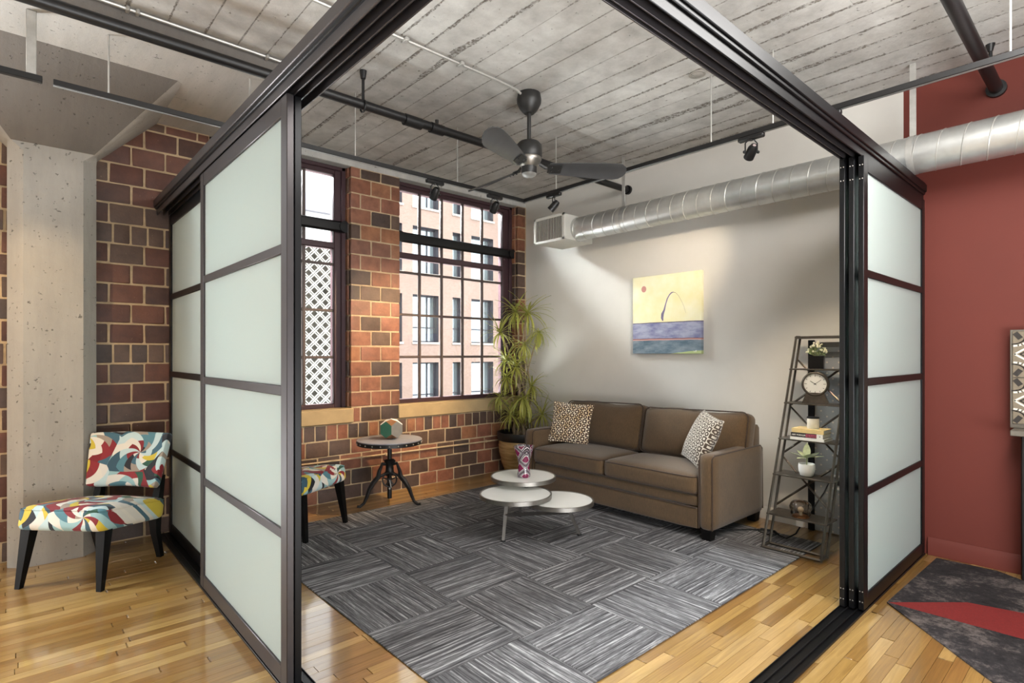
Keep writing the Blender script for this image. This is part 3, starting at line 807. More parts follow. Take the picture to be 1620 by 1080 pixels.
sliding_panel('y', 0.900, 2.49, 4.01, 0.032, 'near left frosted panel with dark bronze frame, facing the floral chair', M['frame'])
sliding_panel('y', 0.936, 2.495, 3.99, 0.032, 'frosted panel stacked right behind the near left panel', M['frame_black'])
sliding_panel('y', 0.974, 3.93, 5.385, 0.032, 'far left frosted panel against the brick wall behind the patterned chair', M['frame_black'])
pr = []
for off, u0, lab in ((1.036, 3.67, 'right frosted panel nearest the red wall side of the stack'), (1.082, 3.655, 'middle frosted panel of the right stack of three'), (1.126, 3.64, 'innermost frosted panel of the right stack, facing the sofa')):
    t = sliding_panel('x', off, u0, XW-0.03, 0.03, lab, M['frame_black'])
    b = MB()
    for zb in (0.06, 0.12, 2.52, 2.60):
        for dy in (0.008, 0.022): b.sphere((u0-0.0005, off+dy, zb), 0.004, 8, 4)
    b.build('screw_heads', M['steel'], t, kind='stuff')

def floortrack(axis):
    if axis == 'x':
        t = thing('floor_track', 'black grooved floor track leading to the right panels', 'track', (2.9, 1.1, 0)); a, b = 1.06, XW-0.03
        P = lambda u, v, z: (u, 1.032+v, z)
    else:
        t = thing('floor_track', 'black grooved floor track under the left panels', 'track', (0.96, 3, 0)); a, b = 1.04, YW-0.01
        P = lambda u, v, z: (0.896+v, u, z)
    MB().box(P(a, 0, 0.0005), P(b, 0.128, 0.004)).build('base_strip', M['frame_black'], t)
    for v in (0.0, 0.0385, 0.0845, 0.124):
        MB().bbox(P(a, v, 0.004), P(b, v+0.004, 0.0115), 0.001).build('track_fin', M['black'], t)
floortrack('x'); floortrack('y')

# ------------------------------------------------------------------ rugs
rug = thing('area_rug', 'large grey striped rug of basket weave carpet tiles under the coffee table', 'rug', (3.1, 3.2, 0))
T = 0.58
xs = [1.41+T*i for i in range(6)] + [4.76]; ys = [1.63, 2.15, 2.73, 3.31, 3.89, 4.47, 4.88]
for i in range(len(xs)-1):
    for j in range(len(ys)-1):
        w, l = xs[i+1]-xs[i], ys[j+1]-ys[j]
        ang = PI/2 if (i+j) % 2 == 0 else 0
        o = MB().bbox((-(l if ang else w)/2+0.0008, -(w if ang else l)/2+0.0008, 0.0005), ((l if ang else w)/2-0.0008, (w if ang else l)/2-0.0008, 0.009), 0.003).build('carpet_tile', M['carpet'], rug, True)
        o.matrix_basis = rug.matrix_basis.inverted() @ Matrix.Translation(((xs[i]+xs[i+1])/2, (ys[j]+ys[j+1])/2, -0.0002)) @ rotz(ang)
mt = thing('accent_rug', 'charcoal and red angular rug on the floor by the red wall', 'rug', (4.2, 0.5, 0))
poly = [(3.92,0.985),(5.04,0.955),(5.05,0.62),(4.93,0.43),(4.86,-0.2),(3.5,-0.6),(2.9,0.02)]
wedge = [(3.92,0.975),(4.27,0.66),(4.335,0.41),(4.45,-0.02),(3.95,-0.3),(3.94,0.377)]
MB().prism(poly, 0.0005, 0.008).build('charcoal_pile', M['mat'], mt)
MB().prism(wedge, 0.0078, 0.0092).build('red_band', M['matred'], mt, label='red angular band')

# ------------------------------------------------------------------ sofa (world coordinates)
SX0, SX1, SY0, SY1 = 4.10, 5.02, 2.20, 4.38
sofa = thing('sofa', 'brown woven two seat sofa with dark piping against the grey wall', 'sofa', ((SX0+SX1)/2, (SY0+SY1)/2, 0))
AW = 0.14
MB().rbox((SX1-SX0-0.06, SY1-SY0-2*AW+0.02, 0.30), 0.02, 4, ((SX0+SX1)/2+0.02, (SY0+SY1)/2, 0.235)).build('base', M['sofa'], sofa)
pn = MB().rbox((0.05, SY1-SY0-2*AW-0.005, 0.175), 0.02, 5, (SX0+0.03, (SY0+SY1)/2, 0.172)).build('front_panel', M['sofa'], sofa)
MB().tube([(SX0+0.006, SY0+AW+0.01, 0.258), (SX0+0.006, SY1-AW-0.01, 0.258)], 0.006, 6).build('piping', M['sofa_pipe'], pn)
MB().rbox((0.07, SY1-SY0-2*AW-0.005, 0.095), 0.03, 5, (SX0+0.048, (SY0+SY1)/2, 0.308)).build('front_rail', M['sofa'], sofa)
for s, y0 in ((0, SY0), (1, SY1-AW)):
    def armfn(u, p):
        return p
    ym = y0+AW/2
    arm = MB().rbox((SX1-SX0, AW, 0.615), 0.055, 9, ((SX0+SX1)/2, ym, 0.085+0.615/2)).build('arm', M['sofa'], sofa)
    pb = MB()
    for ye in (y0+0.006, y0+AW-0.006):
        prof = [(SX0+0.012, 0.10), (SX0+0.012, 0.62), (SX0+0.02, 0.665), (SX0+0.05, 0.687), (SX1-0.05, 0.687), (SX1-0.012, 0.66), (SX1-0.012, 0.12)]
        pb.tube([(x, ye + (0.012 if ye < ym else -0.012)*(1 if z > 0.64 else 0.5), z) for x, z in prof], 0.006, 6)
    pb.build('piping', M['sofa_pipe'], arm)
YM = 3.30
def piping_loop(cx, cy, cz, hx, hy, r=0.006, c=0.04):
    pts = []
    for (sx, sy) in ((1,1),(-1,1),(-1,-1),(1,-1)):
        for k in range(5):
            a = {(1,1):0,(-1,1):PI/2,(-1,-1):PI,(1,-1):1.5*PI}[(sx,sy)] + k*PI/8
            pts.append((cx+sx*(hx-c)+c*math.cos(a), cy+sy*(hy-c)+c*math.sin(a), cz))
    return pts
for y0, y1 in ((SY0+AW+0.004, YM-0.004), (YM+0.004, SY1-AW-0.004)):
    def domefn(u, p):
        if u.z > 0: p.z += 0.035*(1-u.x**2)*(1-u.y**2)*u.z
        return p
    cx0, cx1 = SX0-0.012, 4.72
    h = 0.165
    cu = MB().rbox((cx1-cx0, y1-y0, h), 0.05, 11, ((cx0+cx1)/2, (y0+y1)/2, 0.355+h/2), domefn).build('seat_cushion', M['sofa'], sofa)
    pb = MB()
    for zz in (0.372, 0.502): pb.tube(piping_loop((cx0+cx1)/2, (y0+y1)/2, zz, (cx1-cx0)/2-0.009, (y1-y0)/2-0.009, c=0.05), 0.006, 6, True)
    pb.build('piping', M['sofa_pipe'], cu)
MB().rbox((0.2, SY1-SY0-0.06, 0.80), 0.06, 7, (SX1-0.09, (SY0+SY1)/2, 0.085+0.40)).build('back_frame', M['sofa'], sofa)
for y0, y1 in ((SY0+0.02, YM-0.004), (YM+0.004, SY1-0.04)):
    Mx = Matrix.Translation((4.80, (y0+y1)/2, 0.735)) @ Matrix.Rotation(math.radians(13), 4, 'Y')
    L = y1-y0
    def bfn(u, p, L=L):
        p.x -= 0.05*(1-u.y**2)*(1-u.z**2)*(1 if u.x < 0 else -0.3)
        p.z += 0.012*math.sin(u.y*5)*(u.z > 0.3)
        return p
    cu = MB().rbox((0.19, L, 0.47), 0.065, 11, (0,0,0), bfn, Mx).build('back_cushion', M['sofa'], sofa)
    loop = piping_loop(0, 0, -0.078, 0.23, L/2-0.006, c=0.06)
    MB().tube([Mx @ Vector((-0.083, p[1], p[0]+0.012*math.sin(5*p[1]/(L/2))*(p[0] > 0.1))) for p in loop], 0.006, 6, True).build('piping', M['sofa_pipe'], cu)
for fx in (SX0+0.02, SX1-0.11):
    for fy in (SY0+0.03, SY1-0.12):
        MB().ring_loft([[Vector((fx+i, fy+j, 0.009)) for i, j in ((0.01,0.01),(0.08,0.01),(0.08,0.08),(0.01,0.08))], [Vector((fx+i, fy+j, 0.095)) for i, j in ((0,0),(0.09,0),(0.09,0.09),(0,0.09))]], True, False).build('foot', M['wood_black'], sofa)

def throw_pillow(name, lab, center, rot, mat, size=0.44):
    t = thing(name, lab, 'pillow', center, rot=rot, group='throw pillows on the sofa')
    b = MB(); n = 18
    def pt(i, j, s):
        u, v = 2*i/n-1, 2*j/n-1
        f = ((1-abs(u)**2.6)*(1-abs(v)**2.6))**0.55
        pin = 1-0.07*(1-abs(u)**2)*abs(v)**3; pin2 = 1-0.07*(1-abs(v)**2)*abs(u)**3
        return Vector((u*size/2*pin2, v*size/2*pin, s*(0.075*f+0.003)))
    for s in (1, -1):
        g = [[b.bm.verts.new(pt(i, j, s)) for j in range(n+1)] for i in range(n+1)]
        for i in range(n):
            for j in range(n):
                F = b.bm.faces.new((g[i][j], g[i+1][j], g[i+1][j+1], g[i][j+1])); F.smooth = True
    bmesh.ops.remove_doubles(b.bm, verts=b.bm.verts[:], dist=0.0001)
    b.build('cover', mat, t, True)
    e = [pt(i, 0, 1) for i in range(n)] + [pt(n, j, 1) for j in range(n)] + [pt(n-i, n, 1) for i in range(n)] + [pt(0, n-j, 1) for j in range(n)]
    fr = MB(); fr.tube([Vector((p.x, p.y, 0)) for p in e], 0.008, 6, True); fr.build('fringe_edge', mat, t, True)
def basis(normal, up):
    z = Vector(normal).normalized(); y = (Vector(up)-z*Vector(up).dot(z)).normalized(); x = y.cross(z)
    return Matrix((x, y, z)).transposed()
throw_pillow('throw_pillow', 'bronze and brown geometric velvet pillow at the left end of the sofa', (4.50, 4.06, 0.755), basis((-0.84,-0.42,0.34),(0.25,0.05,1)), M['pillow1'])
throw_pillow('throw_pillow', 'grey and cream geometric pillow leaning on the right sofa arm', (4.46, 2.50, 0.765), basis((-0.72,0.55,0.40),(0.12,-0.26,1)), M['pillow2'], 0.45)

# ------------------------------------------------------------------ accent chairs
def accent_chair(lab, loc, rz):
    t = thing('accent_chair', lab, 'chair', loc, rz, 'pinwheel print accent chairs')
    tilt = Matrix.Translation((0, 0, 0.405)) @ Matrix.Rotation(math.radians(-7.5), 4, 'X')
    def sf(u, p):
        if u.z > 0: p.z += 0.03*(1-u.x**2)*(1-u.y**2)
        p.z -= 0.012*(abs(u.y) > 0.9)*0
        p.x *= 1-0.05*(u.y*0.5+0.5)
        return p
    st = MB().rbox((0.60, 0.60, 0.155), 0.045, 10, (0,-0.01,0), sf, tilt).build('seat', M['pinwheel'], t, True)
    pb = MB(); pb.tube([tilt @ Vector((p[0]*(1-0.05*((p[1]+0.3)/0.6)), p[1], p[2])) for p in piping_loop(0, -0.01, 0.058, 0.296, 0.296)], 0.004, 6, True); pb.build('piping', M['pinwheel'], st, True)
    bk = Matrix.Translation((0, 0.315, 0.715)) @ Matrix.Rotation(math.radians(-14), 4, 'X')
    def bf(u, p):
        p.y += 0.05*u.x**2*-1; p.x *= 1+0.07*u.z
        p.z += 0.006*math.cos(u.x*PI); return p
    MB().rbox((0.58, 0.075, 0.40), 0.03, 9, (0,0,0), bf, bk).build('backrest', M['pinwheel'], t, True)
    for sx in (-1, 1):
        b = MB(); x = sx*0.255
        b.ring_loft([[Vector((x+sx*0.02+i, -0.285+j-0.02, 0)) for i, j in ((-.016,-.016),(.016,-.016),(.016,.016),(-.016,.016))],
                     [Vector((x+i, -0.25+j, 0.37)) for i, j in ((-.032,-.032),(.032,-.032),(.032,.032),(-.032,.032))]], True, False)
        b.build('leg', M['wood_black'], t, True)
        b = MB(); x = sx*0.23
        b.ring_loft([[Vector((x+i, y+j, z)) for i, j in ((-r,-r),(r,-r),(r,r),(-r,r))] for (y, z, r) in ((0.30,0,0.017),(0.25,0.2,0.024),(0.245,0.32,0.03),(0.275,0.45,0.026),(0.31,0.60,0.02))], True, False)
        b.build('leg', M['wood_black'], t, True)
accent_chair('pinwheel print chair with black legs standing by the concrete column', (0.44, 4.775, 0), math.radians(-45.8))
accent_chair('pinwheel print chair half hidden behind the left frosted panel, inside the room', (1.80, 4.77, 0.0095), math.radians(31.5))

# ------------------------------------------------------------------ side table + faceted vase
TX, TY = 2.79, 4.93
st = thing('side_table', 'round dark iron crank side table by the brick wall', 'table', (TX, TY, 0))
TZ = 0.655
MB().lathe([(0.001,TZ-0.012),(0.31,TZ-0.012),(0.318,TZ-0.006),(0.318,TZ),(0.312,TZ+0.004),(0.001,TZ+0.004)], (TX,TY,0), 48).build('table_top', M['sidetop'], st)
MB().lathe([(0.300,TZ-0.045),(0.316,TZ-0.045),(0.316,TZ-0.010),(0.300,TZ-0.010)], (TX,TY,0), 48, caps=False).build('rim_band', M['iron'], st)
b = MB()
for i in range(24):
    a = 2*PI*i/24; b.sphere((TX+0.317*math.cos(a), TY+0.317*math.sin(a), TZ-0.027), 0.008, 8, 5)
b.build('rivets', M['steel'], st, kind='stuff')
MB().cyl((TX,TY,0.07),(TX,TY,TZ-0.012),0.022,None,14).build('post', M['iron'], st)
MB().lathe([(0.05,0.30),(0.055,0.32),(0.042,0.34),(0.038,0.40),(0.055,0.43),(0.06,0.445),(0.045,0.455),(0.028,0.46)], (TX,TY,0), 8, False).build('hub', M['iron'], st)
MB().lathe([(0.10,TZ-0.02),(0.09,TZ-0.03),(0.03,TZ-0.06),(0.025,TZ-0.08)], (TX,TY,0), 20).build('flange', M['iron'], st)
for ang in (math.radians(163), math.radians(-48), math.radians(62)):
    dx, dy = math.cos(ang), math.sin(ang)
    prof = [(0.03,0.41,0.017),(0.075,0.415,0.016),(0.085,0.385,0.015),(0.103,0.345,0.018),(0.11,0.29,0.024),(0.16,0.235,0.025),(0.20,0.17,0.021),(0.225,0.10,0.017),(0.25,0.045,0.014),(0.29,0.016,0.014),(0.315,0.022,0.013)]
    leg = MB().tube([(TX+r*dx, TY+r*dy, z) for r, z, q in prof], [q for r, z, q in prof], 8).build('leg', M['iron'], st)
    MB().cyl((TX+0.03*dx, TY+0.03*dy, 0.325),(TX+0.12*dx, TY+0.12*dy, 0.28),0.012,0.016,8).build('bracket', M['iron'], leg)
# crank wheel faces the camera
cdir = Vector((-TX, -TY, 0)).normalized(); side = Vector((cdir.y, -cdir.x, 0)); wc = Vector((TX,TY,0.27)) + cdir*0.085
wh = MB(); wh.tube([wc + 0.068*(math.cos(a)*side + math.sin(a)*Vector((0,0,1))) for a in [2*PI*i/24 for i in range(24)]], 0.008, 8, True)
for i in range(5):
    a = 2*PI*i/5+0.3; wh.cyl(wc, wc+0.068*(math.cos(a)*side+math.sin(a)*Vector((0,0,1))), 0.009, 0.006, 6)
wh.cyl(wc-cdir*0.09, wc+cdir*0.015, 0.014, None, 10)
wh = wh.build('crank_wheel', M['iron'], st)
MB().cyl(wc+cdir*0.015, wc+cdir*0.015+Vector((0,0,-0.075))+side*-0.015, 0.006, None, 8).cyl(wc+cdir*0.015+Vector((0,0,-0.075)), wc+cdir*0.05+Vector((0,0,-0.075)), 0.009, None, 8).build('crank_handle', M['steel'], wh)
# faceted vase: truncated octahedron turned on an edge, flattened top and bottom
fv = thing('faceted_vase', 'white, green and copper faceted vase on the round side table', 'vase', (TX+0.02, TY, TZ+0.004))
b = MB(); import itertools
V0 = []
for perm in set(itertools.permutations((0,1,2))):
    for s1 in (-1,1):
        for s2 in (-1,1):
            p = [0,0,0]; p[perm[1]] = s1; p[perm[2]] = 2*s2; V0.append(Vector(p))
V0 = [Vector(q) for q in {tuple(v) for v in V0}]
R0 = basis((1,1,0.0001),(1,-1,0)).transposed()
cang = math.atan2(cdir.y, cdir.x)
faces = []
for n_ in [Vector(q) for q in itertools.product((-1,1),repeat=3)] + [Vector(q) for q in ((1,0,0),(-1,0,0),(0,1,0),(0,-1,0),(0,0,1),(0,0,-1))]:
    dmax = max(v.dot(n_) for v in V0); f = [v for v in V0 if v.dot(n_) > dmax-1e-4]
    cen = sum(f, Vector())/len(f); u = (f[0]-cen).normalized(); w = n_.normalized().cross(u)
    f.sort(key=lambda v: math.atan2((v-cen).dot(w), (v-cen).dot(u))); faces.append((n_, f))
for n_, f in faces:
    q = tuple(int(round(x)) for x in n_)
    mi = 0
    if q == (1,1,1): mi = 1
    elif q == (1,1,-1): mi = 2
    elif sorted(map(abs, q)) == [0,0,1]: mi = 3
    elif q in ((-1,-1,1),): mi = 2
    pts = []
    for v in f:
        w = R0 @ v                                  # x: side, y: up, z: front
        pts.append(Vector((-w.z, w.x, w.y)))
    sc = 0.058
    out = []
    for p in pts:
        p = Vector((p.x*sc*0.92, p.y*sc*0.92, max(-0.098, min(0.098, p.z*sc))))
        out.append(p)
    b.mi = mi; 
    Mz = rotz(cang-PI)
    b._faces([Mz @ p + Vector((TX+0.02, TY, TZ+0.004+0.098)) for p in out], [tuple(range(len(out)))])
bmesh.ops.remove_doubles(b.bm, verts=b.bm.verts[:], dist=0.0005)
b.build('faceted_body', [M['white'], M['green'], M['greyface'], M['copper']], fv)

# ------------------------------------------------------------------ coffee table + vase
ct = thing('coffee_table', 'three tier coffee table with round white tops and brushed steel legs', 'table', (3.24, 3.33, 0))
tops = [((3.30,3.53), 0.445, 0.282), ((3.03,3.33), 0.375, 0.292), ((3.26,3.06), 0.338, 0.272)]
for (cx, cy), z, r in tops:
    rim = MB().lathe([(r-0.012,z-0.030),(r,z-0.030),(r,z+0.002),(r-0.012,z+0.002)], (cx,cy,0), 56, caps=False)
    rim.ring_loft([[Vector((cx+(r-0.012)*math.cos(a), cy+(r-0.012)*math.sin(a), zz)) for a in [2*PI*i/56 for i in range(56)]] for zz in (z+0.002, z-0.030)], False)
    tp = MB().lathe([(0.001,z-0.028),(r-0.011,z-0.028),(r-0.011,z-0.001),(0.001,z-0.001)], (cx,cy,0), 56).build('table_top', M['whitetop'], ct)
    rim.build('steel_rim', M['steel'], tp)
feet = [((2.907,3.343),(3.0,3.40),0.345), ((3.475,3.04),(3.36,3.10),0.305), ((3.47,3.76),(3.42,3.66),0.41)]
for (fx, fy), (tx, ty), tz in feet:
    lg = MB().cyl((fx,fy,0.018),(tx,ty,tz),0.017,0.022,4,False,True,PI/4).build('leg', M['legsteel'], ct)
    MB().cyl((fx,fy,0.0095),(fx,fy,0.022),0.02,None,10).build('foot_pad', M['black'], lg)
MB().cyl((2.955,3.372,0.205),(3.405,3.077,0.205),0.016,None,4,False,True,PI/4).cyl((2.99,3.39,0.27),(3.41,3.65,0.33),0.014,None,4,False,True,PI/4).cyl((3.2,3.25,0.24),(3.42,3.66,0.25),0.014,None,4,False,True,PI/4).build('stretcher', M['legsteel'], ct)
MB().cyl((3.2,3.36,0.3),(3.25,3.45,0.41),0.02,None,8).build('riser_post', M['steel'], ct)

vs = thing('harlequin_vase', 'magenta, white and black harlequin vase on the coffee table top tier', 'vase', (3.27, 3.49, 0.448), math.radians(20))
b = MB(); prof = [(0.050,0),(0.052,0.02),(0.045,0.07),(0.044,0.11),(0.052,0.16),(0.066,0.21),(0.083,0.262)]
def sqr(r, z, fl=0): 
    o = []
    for i in range(24):
        a = 2*PI*i/24; k = (abs(math.cos(a))**3.2+abs(math.sin(a))**3.2)**(-1/3.2)
        o.append(Vector((r*k*math.cos(a), r*k*math.sin(a), z + fl*max(0, math.sqrt(abs(math.cos(a)*math.sin(a)))*2-1))))
    return o
rings = [sqr(r, z, 0.012 if z > 0.25 else 0) for r, z in prof] + [sqr(r-0.006, z, 0.012 if z > 0.25 else 0) for r, z in prof[:0:-1]]
b.ring_loft(rings, True, True); b.build('vase_body', M['vase'], vs, True)

# ------------------------------------------------------------------ potted dracaena
PX, PY = 4.75, 5.09
pl = thing('potted_dracaena', 'tall dracaena with many cane stems in a tan glazed pot in the corner', 'plant', (PX, PY, 0))
pot = MB().lathe([(0.001,0.0),(0.20,0.0),(0.22,0.03),(0.27,0.16),(0.302,0.30),(0.308,0.38),(0.30,0.43),(0.29,0.44)], (PX,PY,0), 40).build('pot', M['pot'], pl)
MB().lathe([(0.288,0.425),(0.312,0.44),(0.318,0.47),(0.322,0.525),(0.316,0.535),(0.29,0.53),(0.28,0.45)], (PX,PY,0), 40, caps=False).build('pot_rim', M['black'], pot)
MB().lathe([(0.001,0.485),(0.29,0.475)], (PX,PY,0), 32, caps=False).build('soil', M['soil'], pl)
dpl = 6.85; f_ = 880.0
fw2 = fwd; 
def plantpt(cx, cy, dd=0.0):
    # position in the plant's own upright plane: cx across, cy up, dd depth
    return Vector((PX, PY, 0)) + Vector((rgt.x, rgt.y, 0))*cx + Vector((fw2.x, fw2.y, 0))*dd + Vector((0,0,cy))
rosettes = [(-0.09,2.03,0.05,.34,.3),(0.06,2.01,-0.05,.36,.35),(-0.285,1.76,-0.12,.30,.1),(0.20,1.77,0.0,.30,.75),(-0.205,1.43,-0.15,.28,.2),(-0.085,1.34,-0.2,.32,.3),(-0.20,1.21,-0.05,.28,.4),
            (0.11,1.11,-0.12,.30,.3),(-0.29,0.97,-0.10,.28,.6),(0.0,0.97,-0.26,.42,1.0),(-0.15,0.76,-0.22,.28,.25),(0.235,0.76,-0.16,.30,.3),(0.02,1.62,-0.05,.30,.7),(-0.02,0.80,-0.1,.28,.5)]
canes = MB
for i, (cx, cy, dd, ll, dr) in enumerate(rosettes):
    base = plantpt(random.uniform(-0.12,0.14), 0.46, random.uniform(-0.12,0.1))
    topv = plantpt(cx, cy-0.01, dd); pts = []
    n = 9
    for k in range(n):
        s = k/(n-1); w = s**2.2
        p = base.lerp(topv, s); q = Vector((base.x + (topv.x-base.x)*w, base.y+(topv.y-base.y)*w, p.z))
        if 0 < k < n-1: q += Vector((random.uniform(-.018,.018), random.uniform(-.018,.018), 0))
        pts.append(q)
    MB().tube(pts, [0.017-0.007*k/(n-1) for k in range(n)], 6).build('cane', M['cane'], pl)
def leaf_mesh(bend, L=1.0, w=0.042):
    pts = []; a = 0; p = Vector((0,0,0)); n = 5
    for k in range(n+1):
        pts.append(p.copy()); a -= bend/n*(0.4+1.2*k/n); p = p + Vector((math.cos(a), 0, math.sin(a)))*(L/n)
    vs = []; fs = []
    for k, q in enumerate(pts):
        s = k/n; ww = w*(0.55+0.9*s if s < 0.4 else 0.91*(1-((s-0.4)/0.6)**1.5))+0.001
        vs += [q+Vector((0,-ww,0.012)), q+Vector((0,0,0)), q+Vector((0,ww,0.012))]
    for k in range(n):
        for j in (0,1): fs.append((3*k+j, 3*k+j+1, 3*k+j+4, 3*k+j+3))
    return vs, fs
LV = [leaf_mesh(bd) for bd in (0.2, 0.6, 1.0, 1.5, 2.1, 2.8)]
LM = []
for vsf in LV:
    b = MB(); b._faces(*vsf, smooth=True); LM.append(b.mesh('leaf', M['leaf']))
stuffb = MB(); cnt = 0
for i, (cx, cy, dd, ll, dr) in enumerate(rosettes):
    c = plantpt(cx, cy, dd); nl = 36
    for k in range(nl):
        yaw = 2*PI*k*0.381966 + random.uniform(-.25,.25)
        up = 1.3 - 1.9*(k/nl) - 0.75*dr + random.uniform(-.15,.15)
        bi = min(5, max(0, int((0.8 + 2.2*(k/nl) + 2.2*dr) + random.uniform(-.7,.7))))
        L = ll*random.uniform(0.75,1.1)
        Mx = Matrix.Translation(c) @ rotz(yaw) @ Matrix.Rotation(-up, 4, 'Y') @ Matrix.Diagonal((L, L*0.9, L, 1))
        tip = Mx @ LV[bi][0][-2]
        if tip.x > XW-0.01 or tip.y > YW-0.02: 
            bi = min(5, bi+2); Mx = Matrix.Translation(c) @ rotz(yaw) @ Matrix.Rotation(-max(up,0.9), 4, 'Y') @ Matrix.Diagonal((L*0.7, L*0.9, L*0.7, 1))
        if cnt < 300 and k < 22:
            o = bpy.data.objects.new('leaf', LM[bi]); COL.objects.link(o); o.parent = pl
            o.matrix_basis = pl.matrix_basis.inverted() @ Mx; cnt += 1
        else:
            stuffb._faces([Mx @ v for v in LV[bi][0]], LV[bi][1], True)
stuffb.build('inner_leaves', M['leaf'], pl, kind='stuff')

# ------------------------------------------------------------------ painting
pt = thing('painting', 'square abstract painting with yellow sky and blue bands on the grey wall', 'painting', (XW-0.03, 3.255, 1.50))
y0, y1, z0, z1 = 2.845, 3.665, 1.505, 2.335
MB().bbox((XW-0.045, y0, z0), (XW-0.001, y1, z1), 0.003).build('canvas', M['painting'], pt)
xf = XW-0.0455
b = MB(); cy, cz = y1-0.145, z1-0.135
b.ring_loft([[Vector((xx, cy+0.03*math.cos(a), cz+0.034*math.sin(a))) for a in [2*PI*i/24 for i in range(24)]] for xx in (xf, xf-0.001)], True, False)
b.build('painted_sun', M['sunpaint'], pt)
def stroke(pts, nm, m):
    b = MB(); L = [];R = []
    for i, (yy, zz, w) in enumerate(pts):
        a = pts[max(i-1,0)]; c = pts[min(i+1,len(pts)-1)]; d = Vector((c[0]-a[0], c[1]-a[1])).normalized(); nrm = Vector((-d.y, d.x))*w/2
        L.append(Vector((xf-0.0012, yy+nrm.x, zz+nrm.y))); R.append(Vector((xf-0.0012, yy-nrm.x, zz-nrm.y)))
    b.ring_loft([L, R], False, False, False)
    for L2, q in ((L, 0), (R, 0)): pass
    b.build(nm, m, pt)
U = lambda u, v: (y1-u*(y1-y0), z0+v*(z1-z0))
stroke([U(.465,.415)+(.012,),U(.455,.45)+(.03,),U(.46,.5)+(.032,),U(.485,.55)+(.02,),U(.505,.62)+(.013,),U(.53,.69)+(.012,),U(.56,.735)+(.012,),U(.59,.76)+(.013,),U(.615,.765)+(.008,)], 'painted_arch', M['archpaint'])
stroke([U(.615,.765)+(.006,),U(.65,.755)+(.003,),U(.69,.715)+(.0025,),U(.73,.65)+(.0022,),U(.765,.58)+(.002,),U(.79,.50)+(.0015,)], 'painted_arch', M['archfine'])
stroke([U(.90,.035)+(.004,),U(.905,.02)+(.004,),U(.913,.033)+(.004,),U(.92,.02)+(.004,),U(.927,.04)+(.005,),U(.935,.04)+(.005,),U(.93,.022)+(.004,)], 'signature_mark', M['white'])

# ------------------------------------------------------------------ ceiling equipment
fan = thing('ceiling_fan', 'three blade black ceiling fan hanging over the rug', 'fan', (3.055, 3.20, 2.91))
FX, FYc = 3.055, 3.20
MB().lathe([(0.04,3.41),(0.055,3.425),(0.075,3.45),(0.095,3.49),(0.098,3.52),(0.09,3.566)], (FX,FYc,0), 32).build('canopy', M['fanbody'], fan)
MB().cyl((FX,FYc,3.17),(FX,FYc,3.42),0.016,None,14).build('downrod', M['fanbody'], fan)
MB().lathe([(0.02,3.185),(0.08,3.18),(0.102,3.155),(0.104,3.07),(0.098,3.06)], (FX,FYc,0), 32).build('motor_housing', M['fanbody'], fan)
MB().lathe([(0.096,3.06),(0.099,3.045),(0.094,3.03),(0.07,2.995),(0.062,2.985)], (FX,FYc,0), 32, caps=False).build('motor_ring', M['steel'], fan)
MB().lathe([(0.062,2.995),(0.062,2.935),(0.058,2.93)], (FX,FYc,0), 32).build('switch_housing', M['fanbody'], fan)
MB().lathe([(0.06,2.932),(0.05,2.915),(0.02,2.905),(0.001,2.904)], (FX,FYc,0), 32).build('end_cap', M['greyface'], fan)
for ang, pitch, droop in ((206, 30, 0.0), (326, -30, 0.0), (88, -24, 0.0)):
    a = math.radians(ang)
    Mx = Matrix.Translation((FX,FYc,2.985)) @ rotz(a) @ Matrix.Rotation(math.radians(pitch), 4, 'X')
    outline = [(0.165,-0.05),(0.2,-0.056),(0.35,-0.066),(0.55,-0.078),(0.70,-0.082),(0.77,-0.07),(0.80,-0.03),(0.80,0.02),(0.775,0.055),(0.70,0.07),(0.5,0.062),(0.3,0.053),(0.2,0.05),(0.165,0.048)]
    b = MB(); N = len(outline)
    def twist(x, y, z):
        t_ = (0.8-x)*0.35
        return Mx @ Vector((x, y*math.cos(t_)-0, z - y*math.sin(t_)*0.25*(1 if pitch < 0 else -1)))
    # strips across
    xs_ = [0.165,0.2,0.28,0.36,0.45,0.55,0.63,0.70,0.75,0.785,0.80]
    lo = lambda x: -1.1*(0.048+0.036*min(1,(x-0.165)/0.5)) if x < 0.7 else -0.0924*math.sqrt(max(0.02,1-((x-0.7)/0.102)**2))
    hi = lambda x: 1.1*(0.046+0.022*min(1,(x-0.165)/0.4)) if x < 0.7 else 0.0748*math.sqrt(max(0.02,1-((x-0.7)/0.102)**2))
    rings = []
    for x in xs_:
        ya, yb = lo(x), hi(x); ring = []
        for j in range(7): 
            yy = ya+(yb-ya)*j/6; ring.append(twist(x, yy, 0.004-2.0*(yy)**2))
        for j in range(6,-1,-1):
            yy = ya+(yb-ya)*j/6; ring.append(twist(x, yy, -0.004-2.0*(yy)**2))
        rings.append(ring)
    b.ring_loft(rings, True, True)
    bl = b.build('blade', M['fanblade'], fan)
    arm = MB(); arm.tube([Matrix.Translation((FX,FYc,2.99)) @ rotz(a) @ Vector(p) for p in ((0.05,0,0.03),(0.09,0,0.02),(0.13,0,-0.004),(0.19,0,-0.006))], 0.012, 6)
    arm.box((0.15,-0.04,-0.012),(0.26,0.04,-0.006), Mx)
    arm.build('blade_arm', M['fanbody'], bl)
    sc = MB()
    for p in ((0.18,-0.02),(0.18,0.02),(0.24,0.0)): sc.sphere(Mx @ Vector((p[0],p[1],-0.014)), 0.007, 8, 4)
    sc.build('screws', M['black'], bl, kind='stuff')

